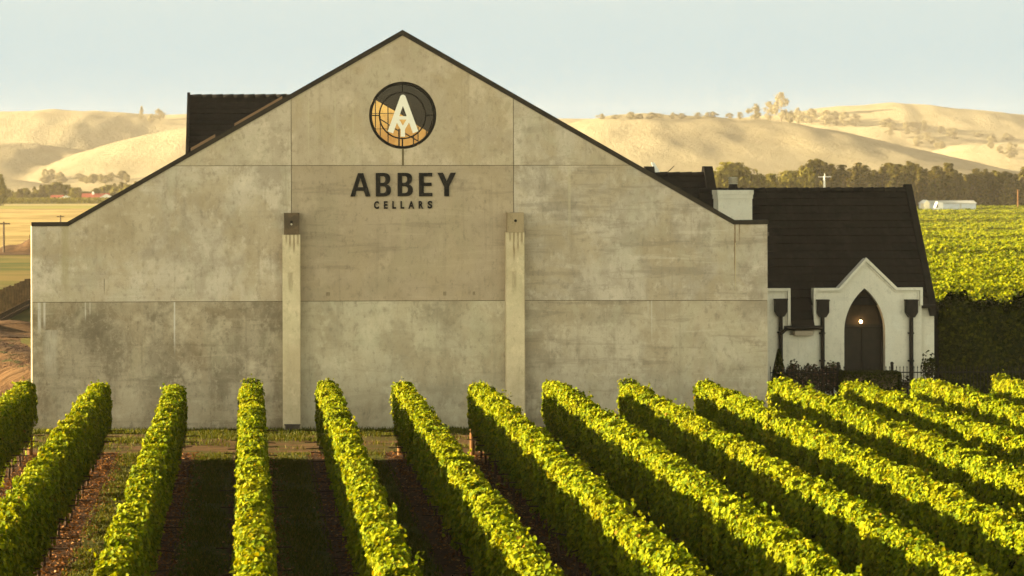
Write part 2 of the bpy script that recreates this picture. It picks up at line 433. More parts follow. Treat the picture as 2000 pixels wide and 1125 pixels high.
mm = mat('dirt_track', (0.3, 0.18, 0.08), 0.95, 0.1); t = NT(mm)
n_ = t.noise(0.5, 6, 0.68, t.map((1.2, 0.25, 1)), 0.6)
c = t.mix(t.rng(n_, 0.38, 0.62), (0.085, 0.040, 0.014), (0.17, 0.092, 0.034))
c = t.mix(t.rng(t.noise(0.9, 4, 0.6, t.map((1, 0.3, 1))), 0.56, 0.66), c, (0.065, 0.06, 0.012))
t.color(c); t.bump(n_, 1.0, 0.35)
def bank(x_, y_):
    return g(y_) + 0.35 * math.sin(x_ * 0.9 + y_ * 0.21) * max(0.0, math.sin((y_ - 84) / 60 * math.pi)) * 0.5
sheet('dirt_track', lin(-24, -7.2, 22), lin(81.3, 143, 50), mm, 0.10, bank)
def hump(x_, y_):
    return g(y_) + 0.55 * math.exp(-((y_ - 136) / 2.6) ** 2) * (0.7 + 0.3 * math.sin(x_ * 0.8)) + 0.2 * math.sin(x_ * 1.3 + y_) * math.exp(-((y_ - 139) / 6) ** 2)
M['earth'] = noisy('bare_earth', (0.07, 0.038, 0.016), (0.13, 0.072, 0.03), 0.8, 0.95, 0.1, 0.6, bd=0.1)
sheet('earth_mound', lin(-30, -9, 40), lin(131, 147, 30), M['earth'], 0.03, hump)

c0 = on_ground(38, 492)
def bank2(x_, y_):
    return g(y_) + 2.2 * math.exp(-((y_ - c0.y) / 5) ** 2) * math.exp(-((x_ - c0.x - 3) / 5.5) ** 2) * (0.85 + 0.15 * math.sin(x_ * 1.7))
sheet('earth_bank', lin(c0.x - 12, c0.x + 16, 40), lin(c0.y - 14, c0.y + 14, 28), M['earth'], 0.06, bank2)
mm = mat('dry_field', (0.5, 0.38, 0.16), 0.95, 0.1); t = NT(mm)
n_ = t.noise(0.05, 6, 0.65, t.map((1.0, 0.35, 1)))
c = t.mix(t.rng(n_, 0.36, 0.62), (0.30, 0.205, 0.055), (0.46, 0.33, 0.11))
c = t.mix(t.rng(t.noise(0.03, 4, 0.6, t.map((0.5, 0.5, 1))), 0.60, 0.68), c, (0.22, 0.15, 0.05))
t.color(c)
sheet('dry_field', lin(-420, 150, 20), lin(345, 905, 24), mm, 0.05)
M['strip'] = noisy('green_field', (0.22, 0.22, 0.035), (0.30, 0.27, 0.05), 0.04, 0.95, 0.1, 0.0)
sheet('green_field', lin(-420, 200, 12), lin(905, 1010, 6), M['strip'], 0.05)
M['pale'] = noisy('pale_stubble', (0.38, 0.29, 0.12), (0.43, 0.33, 0.14), 0.04, 0.95, 0.1, 0.0)
sheet('stubble_field', lin(-420, 200, 12), lin(1010, 1060, 3), M['pale'], 0.05)

# hills: ridges given by their skyline and distance, with gullies
RIDGES = [
    (3150, 300, [(-500, 238), (0, 224), (60, 211), (130, 207), (200, 220), (255, 233), (300, 226), (370, 222), (600, 215), (900, 224), (1090, 235), (1300, 240)]),
    (2650, 260, [(-400, 290), (-60, 272), (60, 275), (150, 288), (240, 308), (330, 335), (420, 375), (520, 430)]),
    (2500, 240, [(-60, 372), (60, 330), (170, 292), (260, 264), (320, 250), (400, 240), (560, 225), (700, 240), (900, 300), (1050, 400)]),
    (1900, 150, [(20, 420), (90, 359), (150, 353), (210, 350), (280, 334), (350, 322), (470, 315), (620, 350), (760, 420)]),
    (2100, 150, [(-300, 345), (-100, 330), (20, 338), (90, 362), (150, 420)]),
    (2300, 330, [(820, 420), (960, 300), (1090, 236), (1170, 224), (1270, 230), (1330, 224), (1400, 234), (1500, 236), (1580, 246), (1680, 272), (1780, 300), (1880, 332), (1990, 372), (2100, 430)]),
    (3150, 330, [(1300, 260), (1450, 240), (1560, 222), (1650, 214), (1760, 212), (1840, 213), (1890, 226), (1935, 242), (1975, 244), (2060, 236), (2300, 215), (2700, 240)]),
    (2650, 230, [(1650, 420), (1740, 320), (1830, 282), (1920, 285), (2020, 300), (2200, 280), (2500, 330)]),
]
def ridge_h(X, d, pts):
    px = CX + X * FPX / d
    xs = [p[0] for p in pts]; ys = [p[1] - ROLL * (p[0] - CX) for p in pts]
    return np.maximum(-6.0, H - (np.interp(px, xs, ys) - CY) / FPX * d)
nx, ny = 300, 170
gx = np.linspace(-780, 1600, nx); gy = np.linspace(1360, 3950, ny)
X, Y = np.meshgrid(gx, gy)
Z = np.full_like(X, -4.0)
rngh = np.random.default_rng(3)
ker = np.hanning(33); ker /= ker.sum()
for i, (d, wd, pts) in enumerate(RIDGES):
    Yc = d + 40 * np.sin(X / 160 + i)
    prof = ridge_h(X, d, pts)
    prof = np.apply_along_axis(lambda r_: np.convolve(np.pad(r_, 16, mode='edge'), ker, 'valid'), 1, prof)
    gl = 1 - 0.09 * (1 - np.exp(-((Y - Yc) / wd) ** 2)) * (1 + np.sin(X / 34 + 1.3 * np.sin(X / 75 + i) + (Y - Yc) / 190 + i * 2))
    Z = np.maximum(Z, (prof + 6) * np.exp(-((Y - Yc) / wd) ** 2) * gl - 5.2)
for k in range(9):
    a, b_, c_ = rngh.uniform(0, 6, 3); th_ = rngh.uniform(-0.9, 0.9); wl_ = 150 / (1 + k * 0.75)
    U = X * math.cos(th_) + Y * math.sin(th_) * 0.45
    Z += 0.75 / (1 + k * 0.6) * np.sin(U / wl_ * 6.28 + a + 1.3 * np.sin(Y / 110 + b_) + np.sin(X / 70 + c_)) * np.clip((Z + 4) / 40, 0, 1)
def hill_z(x_, y_):
    i = int(np.clip(np.searchsorted(gx, x_), 1, nx - 1)); j = int(np.clip(np.searchsorted(gy, y_), 1, ny - 1))
    return float(max(Z[j, i], -3.0))
idx = np.arange(nx * ny).reshape(ny, nx)
F = np.stack([idx[:-1, :-1], idx[:-1, 1:], idx[1:, 1:], idx[1:, :-1]], -1).reshape(-1, 4)
mm = mat('dry_hill_grass', (0.5, 0.38, 0.2), 0.95, 0.05); t = NT(mm)
c = t.mix(t.rng(t.noise(0.006, 5, 0.6), 0.36, 0.62), (0.265, 0.225, 0.135), (0.305, 0.262, 0.160))  # pale cream, part of the haze is put into this colour
c = t.mix(t.math('MULTIPLY', t.rng(t.noise(0.02, 5, 0.65, t.map((1, 0.4, 2))), 0.52, 0.68), 0.45), c, (0.20, 0.172, 0.090))
c = t.mix(t.math('MULTIPLY', t.rng(t.noise(0.06, 6, 0.75, t.map((1, 0.35, 1.5))), 0.48, 0.66), 0.35), c, (0.17, 0.145, 0.07))
t.color(c); t.bump(t.noise(0.22, 7, 0.7, t.map((1, 1, 1))), 1.0, 4.0)
me = np_mesh('hills', np.stack([X, Y, Z], -1).reshape(-1, 3), F, [mm])
me.polygons.foreach_set('use_smooth', [True] * len(me.polygons))
tag(link('hills', me), kind='structure')

# ------------------------------------------------------------------ winery building with its concrete gable
DW = 82.5
SW = FPX / DW
def w(px, py):                                    # pixel on the gable wall -> (x, z)
    p = P(px, py, DW); return (p.x, p.z)
def inset(pts, r_):
    n = len(pts); A = sum(pts[i][0] * pts[(i + 1) % n][1] - pts[(i + 1) % n][0] * pts[i][1] for i in range(n))
    s_ = 1 if A > 0 else -1; out = []
    for i in range(n):
        p0, p1, p2 = Vector(pts[i - 1]), Vector(pts[i]), Vector(pts[(i + 1) % n])
        d1 = (p1 - p0).normalized(); d2 = (p2 - p1).normalized()
        n1 = Vector((-d1.y, d1.x)) * s_; n2 = Vector((-d2.y, d2.x)) * s_
        den = 1 + n1.dot(n2)
        out.append(tuple(p1 + (n1 + n2) * (r_ / max(den, 0.2))))
    return out
XL, XR = w(62, 500)[0], w(1499, 500)[0]
LP = [(62, 438), (134, 438), (787, 69), (1431, 442), (1499, 442)]
lsl = (438 - 69) / (787 - 134); rsl = (442 - 69) / (1431 - 787)
ly = lambda x_: 438 - (x_ - 134) * lsl
ry = lambda x_: 69 + (x_ - 787) * rsl
lx = lambda y_: 134 + (438 - y_) / lsl
rx = lambda y_: 787 + (y_ - 69) / rsl
win = root('winery_building', (4.9, DW, 0), 'large grey concrete winery with a tall pointed gable wall, two buttresses and a round window', 'building')
BASEY = 852
WC = w(787, 227); WR = 64.5 / SW
def circ(c, r_, n=64): return [(c[0] + r_ * math.cos(2 * math.pi * k / n), c[1] + r_ * math.sin(2 * math.pi * k / n)) for k in range(n)]
wc = (0.62, 0.58, 0.50); rust = (0.16, 0.085, 0.03); dk = (0.15, 0.12, 0.07)
zj = w(200, 588)[1]
sx = lambda p: w(p, 500)[0]
PANELS = [
    ([(lx(323), 323), (569, ly(569)), (569, 324)], concrete('concrete_upper_left', (0.527, 0.450, 0.333), (0.349, 0.286, 0.202), 1.3, 1.0, boards=0.2, warmth=0.4)),
    ([(569, ly(569)), (787, 69), (1003, ry(1003)), (1003, 326), (569, 324)], concrete('concrete_gable', (0.507, 0.424, 0.302), (0.359, 0.291, 0.197), 2.4, 0.9, boards=0.12, warmth=0.55, clouds=0.35,
        streaks=[(sx(603), 0.03, 8.6, 10.6, (0.50, 0.44, 0.29), 0.6), (sx(655), 0.03, 8.6, 10.8, (0.50, 0.44, 0.29), 0.6), (sx(690), 0.03, 8.7, 10.5, (0.50, 0.44, 0.29), 0.5)])),
    ([(1003, ry(1003)), (rx(327), 327), (1003, 326)], concrete('concrete_upper_right', (0.517, 0.450, 0.339), (0.340, 0.286, 0.202), 3.7, 1.0, boards=0.4)),
    ([(62, 438), (134, 438), (lx(323), 323), (569, 324), (569, 589), (62, 588)], concrete('concrete_middle_left', (0.538, 0.471, 0.363), (0.319, 0.265, 0.190), 4.1, 1.0, boards=0.2, clouds=0.75,
        streaks=[(sx(127), 0.16, 4.1, 6.6, (0.33, 0.28, 0.15), 0.6), (sx(203), 0.02, 4.3, 4.9, (0.16, 0.13, 0.08), 0.9)])),
    ([(569, 324), (1003, 326), (1003, 590), (569, 589)], concrete('concrete_sign_panel', (0.398, 0.323, 0.222), (0.290, 0.235, 0.157), 5.9, 0.8, boards=0.55, warmth=0.3, clouds=0.3,
        streaks=[(sx(787), 0.10, 4.3, 8.4, (0.40, 0.34, 0.21), 0.5), (sx(640), 0.09, 4.28, 4.44, (0.13, 0.10, 0.06), 0.8), (sx(868), 0.07, 4.28, 4.45, (0.13, 0.10, 0.06), 0.7), (sx(925), 0.06, 4.3, 4.45, (0.13, 0.10, 0.06), 0.7)])),
    ([(1003, 326), (rx(327), 327), (1431, 442), (1499, 442), (1499, 593), (1003, 590)], concrete('concrete_middle_right', (0.507, 0.445, 0.345), (0.300, 0.255, 0.185), 6.6, 1.0, boards=0.6, clouds=0.7,
        streaks=[(sx(1435), 0.035, 4.4, 6.62, rust, 0.9), (sx(1444), 0.03, 5.9, 6.62, rust, 0.7), (sx(1436), 0.02, 4.1, 6.0, (0.50, 0.43, 0.25), 0.8), (sx(1112), 0.06, 5.5, 9.0, (0.50, 0.44, 0.29), 0.5)])),
    ([(62, 588), (569, 589), (569, BASEY), (62, BASEY)], concrete('concrete_lower_left', (0.430, 0.369, 0.261), (0.190, 0.156, 0.104), 7.7, 1.0, boards=0.4, clouds=0.8, warm=(0.27, 0.20, 0.115), warmth=0.4, scratch=0.22,
        streaks=[(sx(340), 0.035, zj - 1.9, zj, (0.56, 0.53, 0.46), 0.95), (sx(76), 0.07, zj - 1.2, zj, wc, 0.7), (sx(86), 0.05, zj - 1.0, zj, wc, 0.7), (sx(166), 0.03, zj - 0.7, zj, wc, 0.6), (sx(175), 0.03, zj - 0.5, zj, wc, 0.4),
                 (sx(98), 0.30, 1.5, zj - 0.9, (0.46, 0.42, 0.33), 0.6)])),
    ([(569, 589), (1003, 590), (1003, BASEY), (569, BASEY)], concrete('concrete_lower_centre', (0.473, 0.424, 0.302), (0.281, 0.242, 0.164), 8.2, 1.0, boards=0.3, clouds=0.75, warmth=0.3)),
    ([(1003, 590), (1499, 593), (1499, BASEY), (1003, BASEY)], concrete('concrete_lower_right', (0.483, 0.424, 0.312), (0.272, 0.228, 0.158), 9.5, 1.0, boards=0.6, clouds=0.75, warmth=0.35,
        streaks=[(sx(1272), 0.03, zj - 1.5, zj, (0.52, 0.48, 0.38), 0.7), (sx(1265), 0.02, zj - 0.6, zj, (0.52, 0.48, 0.38), 0.5)])),
]
for i, (pts, m) in enumerate(PANELS):
    q = inset([w(*p) for p in pts], 0.009)
    MB().plate(q, [circ(WC, WR + 0.02)] if i == 1 else [], DW, DW + 0.04).build('wall_panel', m, win)
outl = [w(62, BASEY)] + [w(*p) for p in LP] + [w(1499, BASEY)]
MB().plate(inset(outl, 0.012), [circ(WC, WR + 0.021)], DW + 0.030 + 0.013, DW + 0.25).build('backing_wall', M['sealant'], win)
mb = MB()
for (px0, y0, y1) in ((787, 292, 325),):
    a = w(px0 - 2, y1); b_ = w(px0 + 2, y0); mb.box(a[0], b_[0], DW - 0.004, DW + 0.002, a[1], b_[1])
mb.build('sealant_joint', M['sealant'], win)
M['conc_plain'] = concrete('concrete_sides', (0.45, 0.385, 0.245), (0.36, 0.30, 0.18), 11.0, 0.8)
zL, zR = w(62, 438)[1], w(1499, 442)[1]
mb = MB()
mb.prism([(XL, DW + 0.0, -0.2), (XL - 0.045, DW + 0.045, -0.2), (XL - 0.045, DW + 0.25, -0.2), (XL, DW + 0.25, -0.2)], (0, 0, zL + 0.2))
mb.build('corner_chamfer', M['conc_plain'], win)
YB = 92.0
mb = MB()
mb.box(XL - 0.04, XL + 0.2, DW + 0.252, YB, -0.3, zL - 0.35)
mb.box(XR - 0.2, XR, DW + 0.252, YB, -0.3, zR - 0.35)
bo = [(XL + 0.2, -0.3), (XL + 0.2, zL - 0.5), (w(134, 438)[0], zL - 0.5), (WC[0], w(787, 69)[1] - 0.6), (w(1431, 442)[0], zR - 0.5), (XR - 0.2, zR - 0.5), (XR - 0.2, -0.3)]
mb.plate(bo, [], YB - 0.25, YB)
mb.build('side_wall', M['conc_plain'], win)
apex = w(787, 69); e0, e1 = w(134, 438), w(1431, 442)
mb = MB()
th = 0.12
for (a, b_) in ((apex, e0), (apex, e1), (e0, (XL - 0.1, zL)), (e1, (XR + 0.1, zR))):
    mb.prism([(a[0], DW + 0.26, a[1] - 0.30), (b_[0], DW + 0.26, b_[1] - 0.30), (b_[0], DW + 0.26, b_[1] - 0.30 - th), (a[0], DW + 0.26, a[1] - 0.30 - th)], (0, YB - DW + 0.1, 0))
mb.build('roof', M['metal_roof'], win)
# dark capping that follows the gable
top = [w(61, 431.5), w(130.5, 431.5), w(787, 60), w(1434.5, 435.5), w(1500, 435.5)]
bot = [w(61, 439.5), w(133, 439.5), w(787, 71), w(1432, 444), w(1500, 444)]
mb = MB()
for i in range(4):
    mb.prism([(bot[i][0], DW - 0.035, bot[i][1]), (bot[i + 1][0], DW - 0.035, bot[i + 1][1]), (top[i + 1][0], DW - 0.035, top[i + 1][1]), (top[i][0], DW - 0.035, top[i][1])], (0, 0.34, 0))
mb.build('coping', M['coping'], win)
mb = MB()
for (p0, p1) in (((372, 291), (420, 264)), ((458, 243), (552, 190))):
    a, b_ = w(*p0), w(*p1)
    mb.prism([(a[0], DW + 0.36, a[1] - 0.05), (b_[0], DW + 0.36, b_[1] - 0.05), (b_[0], DW + 0.36, b_[1] + 0.045), (a[0], DW + 0.36, a[1] + 0.045)], (0, 0.3, 0))
mb.build('roof_edge', M['tan_edge'], win)
# buttresses
cl = concrete('concrete_buttress', (0.492, 0.440, 0.319), (0.388, 0.335, 0.231), 12.3, 0.8, boards=0.15, warmth=0.45, clouds=0.5)
for (bl, br, cl0, cl1, yt, yc, capm, dkm) in ((551, 586, 554.5, 584, 416, 458, M['steel_rust'], 1), (985.5, 1022, 988.5, 1020, 418, 456, None, 0)):
    x0, x1 = sx(bl), sx(br); zc = w(bl, yc)[1]; zt = w(bl, yt)[1]
    mid = w(bl, 532)[1]
    stk = [((x0 + x1) / 2 + dx, 0.05, zc - ln, zc, (0.20, 0.14, 0.07), 0.75) for dx, ln in ((-0.17, 0.35), (-0.05, 1.1 if not dkm else 0.5), (0.08, 0.7), (0.2, 0.45))] + [((x0 + x1) / 2 - 0.04, 0.10, mid - 0.8, mid, (0.30, 0.24, 0.14), 0.6)]
    bm_ = concrete('buttress_concrete', (0.62, 0.53, 0.345), (0.50, 0.42, 0.265), 12.3 + dkm * 2, 0.8, boards=0.15, warmth=0.45, clouds=0.5, streaks=stk)
    mb = MB()
    ft = 0.42
    for (za, zb, y_) in ((-0.2, mid - 0.008, ft + 0.0), (mid + 0.008, zc - 0.006, ft)):
        c_ = 0.025
        mb.prism([(x0, DW - y_, za), (x1 - c_, DW - y_, za), (x1, DW - y_ + c_, za), (x1, DW - 0.004, za), (x0, DW - 0.004, za)], (0, 0, zb - za))
    mb.box(x0 + 0.02, x1 - 0.02, DW - ft + 0.02, DW - 0.006, mid - 0.01, mid + 0.01)
    bt = mb.build('buttress', bm_, win)
    capx0, capx1 = sx(cl0), sx(cl1)
    if capm is None:
        capm = concrete('buttress_cap_concrete', (0.30, 0.235, 0.14), (0.24, 0.19, 0.11), 15.0, 0.6, boards=0.1)
    mb = MB(); c_ = 0.02
    mb.prism([(capx0, DW - 0.004, zc), (capx0, DW - ft - 0.02, zc), (capx0, DW - ft - 0.02, zt - c_), (capx0, DW - ft + 0.0, zt), (capx0, DW - 0.004, zt)], (capx1 - capx0, 0, 0))
    cp = mb.build('cap', capm, bt)
    mb = MB(); xm = (x0 + x1) / 2; zm = zt - (zt - zc) * 0.46
    mb.tube([(xm, DW - ft - 0.021, zm + 0.03), (xm, DW - ft - 0.045, zm + 0.03)], 0.045, 12)
    mb.build('bolt_hole', M['frame_dark'], bt)
    if dkm:
        MB().tube([(xm, DW - ft - 0.021, zm - 0.045), (xm, DW - ft - 0.05, zm - 0.045)], 0.032, 12).build('bolt', M['galv'], bt)
    mb = MB(); mb.box(x0 + 0.07, x1 - 0.05, DW - ft - 0.14, DW - ft - 0.002, -0.1, 0.20); mb.box(x0 + 0.04, x1 - 0.02, DW - ft - 0.18, DW - ft - 0.002, 0.203, 0.235)
    mb.build('steel_shoe', M['shoe'], bt)
# round window
rim = MB().ring(WC, WR - 0.075, WR + 0.005, DW + 0.01, DW + 0.24).build('round_window', M['frame_dark'], win)
MB().ring(WC, WR * 0.70 - 0.022, WR * 0.70 + 0.022, DW + 0.10, DW + 0.15).build('inner_ring', M['frame_dark'], rim)
for a in (90, 180, 270, 0):
    mb = MB()
    c0, s0 = math.cos(R(a)), math.sin(R(a)); r0, r1 = WR * 0.72, WR - 0.07
    p0 = Vector((WC[0] + c0 * r0, 0, WC[1] + s0 * r0)); p1 = Vector((WC[0] + c0 * r1, 0, WC[1] + s0 * r1)); q = Vector((-s0, 0, c0)) * 0.018
    mb.prism([(p + k).xyz + Vector((0, DW + 0.10, 0)) for p, k in ((p0, -q), (p1, -q), (p1, q), (p0, q))], (0, 0.05, 0))
    mb.build('glazing_bar', M['frame_dark'], rim)
gm = bpy.data.materials.new('dark_glass'); gm.use_nodes = True; nt = gm.node_tree; nt.nodes.remove(nt.nodes['Principled BSDF'])
gl1 = nt.nodes.new('ShaderNodeBsdfGlossy'); gl1.inputs['Roughness'].default_value = 0.02
tr1 = nt.nodes.new('ShaderNodeBsdfTransparent'); tr1.inputs[0].default_value = (0.75, 0.72, 0.62, 1)
fr = nt.nodes.new('ShaderNodeFresnel'); fr.inputs[0].default_value = 1.26
ms = nt.nodes.new('ShaderNodeMixShader')
for a, b_ in ((fr.outputs[0], ms.inputs[0]), (tr1.outputs[0], ms.inputs[1]), (gl1.outputs[0], ms.inputs[2]), (ms.outputs[0], nt.nodes['Material Output'].inputs[0])): nt.links.new(a, b_)
M['glass'] = gm
MB().plate(circ(WC, WR - 0.07), [], DW + 0.155, DW + 0.162).build('glass', gm, rim)
em = mat('glow_patch_gold', (0.5, 0.32, 0.12), 0.8); t = NT(em)  # gold panel with its own glow, standing for sunlight on the interior
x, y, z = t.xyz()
c = t.mix(t.rng(z, WC[1] - 0.9, WC[1] + 0.3), (0.34, 0.17, 0.045), (0.62, 0.40, 0.12))  # brighter towards the top, as painted sunlight
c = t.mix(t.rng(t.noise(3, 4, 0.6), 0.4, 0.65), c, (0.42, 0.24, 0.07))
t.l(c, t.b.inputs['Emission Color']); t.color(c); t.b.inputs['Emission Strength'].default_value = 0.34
M['room'] = mat('dark_room', (0.02, 0.017, 0.012), 0.9)
MB().plate(circ(WC, WR + 0.3), [], DW + 1.2, DW + 1.25).build('room_wall', M['room'], rim)
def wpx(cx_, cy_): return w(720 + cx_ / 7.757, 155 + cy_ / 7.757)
glow_poly = [wpx(*p) for p in ((60, 320), (130, 330), (400, 485), (600, 600), (760, 720), (900, 800), (930, 860), (760, 1010), (520, 1060), (300, 1010), (120, 860), (30, 640), (30, 480))]
MB().plate(glow_poly, [], DW + 0.30, DW + 0.34).build('glow_patch', em, rim)  # cut to the outline of the sunlit patch
mb = MB()
for (a, b_, ww) in (((112, 330), (112, 850), 14), ((303, 420), (303, 1010), 16), ((185, 560), (185, 900), 14), ((60, 525), (395, 525), 10), ((100, 760), (300, 760), 8), ((180, 610), (310, 690), 18), ((300, 690), (460, 790), 18),
                    ((560, 830), (760, 950), 18), ((470, 760), (470, 1040), 26), ((520, 900), (520, 1050), 18), ((690, 850), (690, 1010), 18), ((760, 730), (760, 960), 16), ((885, 770), (885, 880), 16)):
    p0, p1 = Vector(wpx(*a)), Vector(wpx(*b_)); q = (p1 - p0).normalized(); q = Vector((-q.y, q.x)) * (ww / 7.757 / SW / 2)
    yy = DW + 0.26 + 0.003 * len(mb.f) / 6
    mb.prism([(v.x, yy, v.y) for v in (p0 - q, p1 - q, p1 + q, p0 + q)], (0, 0.002, 0))
mb.build('framing_bar', M['frame_dark'], rim)
mb = MB()
def stroke(a, b_, ww, k, ra=False):
    p0, p1 = Vector(wpx(*a)), Vector(wpx(*b_)); d_ = (p1 - p0).normalized(); r_ = ww / 7.757 / SW / 2; q = Vector((-d_.y, d_.x)) * r_
    pts = [p0 - q, p1 - q, p1 + q, p0 + q]
    if ra:
        ang = math.atan2(q.y, q.x)
        pts = [p1 - q, p1 + q] + [p0 + Vector((math.cos(ang + math.pi * j / 8), math.sin(ang + math.pi * j / 8))) * r_ for j in range(9)]
    mb.prism([(v.x, DW + 0.075 - 0.002 * k, v.y) for v in pts], (0, 0.03 + 0.002 * k, 0))
stroke((525, 288), (334, 815), 86, 0, True); stroke((525, 288), (716, 815), 86, 1, True)
stroke((420, 597), (625, 597), 50, 2); stroke((440, 630), (522, 770), 56, 3, True); stroke((606, 630), (522, 770), 56, 4, True); stroke((522, 745), (522, 882), 64, 5)
mb.build('emblem', M['emblem'], rim)

# lettering on the wall
sg = root('wall_sign', (WC[0], DW, w(787, 375)[1]), 'black raised letters reading ABBEY CELLARS fixed to the concrete gable', 'sign')
def lpx(cx_, cy_): return w(660 + cx_ / 7.692, 320 + cy_ / 7.692)
def bez(p0, p1, p2, p3, n=8):
    return [tuple((1 - t_) ** 3 * a + 3 * (1 - t_) ** 2 * t_ * b_ + 3 * (1 - t_) * t_ ** 2 * c_ + t_ ** 3 * d_ for a, b_, c_, d_ in zip(p0, p1, p2, p3)) for t_ in [i / n for i in range(n + 1)]]
def bshape(o):
    out = [(568, 500), (568, 148), (672, 148)] + bez((690, 148), (755, 150), (786, 185), (785, 232)) + bez((785, 240), (783, 285), (765, 312), (738, 322)) + bez((740, 324), (778, 335), (797, 368), (796, 410)) + bez((796, 415), (794, 470), (755, 500), (690, 500))
    h1 = [(636, 298), (636, 198), (665, 198)] + bez((668, 198), (700, 198), (712, 215), (712, 246)) + bez((712, 250), (710, 282), (694, 298), (662, 298))
    h2 = [(636, 452), (636, 348), (668, 348)] + bez((672, 348), (706, 350), (721, 370), (721, 400)) + bez((721, 404), (719, 436), (703, 452), (668, 452))
    f = lambda L: [(p[0] + o, p[1]) for p in L]
    return f(out), [f(h1), f(h2)]
LET = [([(185, 500), (300, 148), (380, 148), (488, 500), (414, 500), (390, 415), (278, 415), (256, 500)], [[(298, 360), (338, 225), (380, 360)]]),
       bshape(0), bshape(328),
       ([(1218, 150), (1415, 150), (1415, 205), (1290, 205), (1290, 298), (1405, 298), (1405, 350), (1290, 350), (1290, 452), (1418, 452), (1418, 502), (1218, 502)], []),
       ([(1493, 150), (1577, 150), (1633, 278), (1690, 150), (1772, 150), (1668, 360), (1668, 505), (1595, 505), (1595, 360)], [])]
def dedupe(L):
    o = []
    for p in L:
        if not o or (abs(p[0] - o[-1][0]) + abs(p[1] - o[-1][1])) > 1.5: o.append(p)
    return o
for out, holes in LET:
    MB().plate([lpx(*p) for p in dedupe(out)], [[lpx(*p) for p in dedupe(h)] for h in holes], DW - 0.055, DW - 0.012).build('letter', M['letter'], sg)
for ch, a, b_ in (('C', 540, 615), ('E', 688, 745), ('L', 815, 872), ('L', 938, 995), ('A', 1055, 1145), ('R', 1210, 1282), ('S', 1345, 1415)):
    cu = bpy.data.curves.new('letter_shape', 'FONT'); cu.body = ch; cu.size = 1; cu.offset = 0.042; cu.extrude = 0.05
    tmp = bpy.data.objects.new('letter_shape', cu); col.objects.link(tmp)
    me = bpy.data.meshes.new_from_object(tmp.evaluated_get(bpy.context.evaluated_depsgraph_get()))
    bpy.data.objects.remove(tmp); bpy.data.curves.remove(cu)
    co = np.array([v.co[:] for v in me.vertices]); lo, hi = co.min(0), co.max(0)
    q0, q1 = lpx(a, 688), lpx(b_, 572); o = ORG[sg.name]
    nc = np.empty_like(co)
    nc[:, 0] = q0[0] + (co[:, 0] - lo[0]) / (hi[0] - lo[0]) * (q1[0] - q0[0]) - o.x
    nc[:, 2] = q0[1] + (co[:, 1] - lo[1]) / (hi[1] - lo[1]) * (q1[1] - q0[1]) - o.z
    nc[:, 1] = np.where(co[:, 2] > 0, -0.05, -0.012)
    me.vertices.foreach_set('co', nc.astype(np.float32).ravel()); me.materials.append(M['letter']); me.update()
    link('letter', me, sg)

# ------------------------------------------------------------------ tiled roofs behind
def tile_slope(mb, x0, x1, y0, z0, y1, z1, tw=0.30, cl_=0.34):     # eave (y0,z0) up to ridge (y1,z1)
    sl_ = Vector((0, y1 - y0, z1 - z0)); L = sl_.length; sl_.normalize(); nn = Vector((0, -sl_.z, sl_.y))
    if nn.z < 0: nn = -nn
    nc = max(1, int(L / cl_)); nt_ = max(1, int(abs(x1 - x0) / tw)); sp = 6
    us = [x0 + (x1 - x0) * i / (nt_ * sp) for i in range(nt_ * sp + 1)]
    wave = [0.013 * abs(math.sin(math.pi * i / sp)) for i in range(nt_ * sp + 1)]
    rows = []
    for c_ in range(nc):
        s1 = L * (nc - c_) / nc; s0 = L * (nc - c_ - 1) / nc
        jit = random.uniform(-0.004, 0.004)
        rows.append((s1, 0.0)); rows.append((s0, 0.034 + jit))
    V = []; F = []
    for (s_, h_) in rows:
        for i, u_ in enumerate(us):
            p = Vector((u_, y0, z0)) + sl_ * s_ + nn * (h_ + wave[i]); V.append(p)
    n = len(us)
    for j in range(len(rows) - 1):
        for i in range(n - 1):
            a = j * n + i; F.append((a, a + n, a + n + 1, a + 1))
    mb.add(V, F)
def verge(mb, x0, x1, y0, z0, y1, z1, up=0.28, dn=0.35, topx=0.0):
    mb.prism([(x0, y0, z0 - dn), (x0, y0, z0 + up), (x0, y1, z1 + up + topx), (x0, y1 + (0.3 if y1 > y0 else -0.3), z1 + up + topx), (x0, y1 + (0.3 if y1 > y0 else -0.3), z1 - dn)], (x1 - x0, 0, 0))
def ridge_caps(mb, x0, x1, y, z, r_=0.11, step=0.40):
    n = max(1, int((x1 - x0) / step))
    for i in range(n):
        a = x0 + (x1 - x0) * i / n; b_ = x0 + (x1 - x0) * (i + 1) / n + 0.03
        mb.tube([(a, y, z), (b_, y, z + 0.012)], [r_ * 0.93, r_ * 1.06], 8)
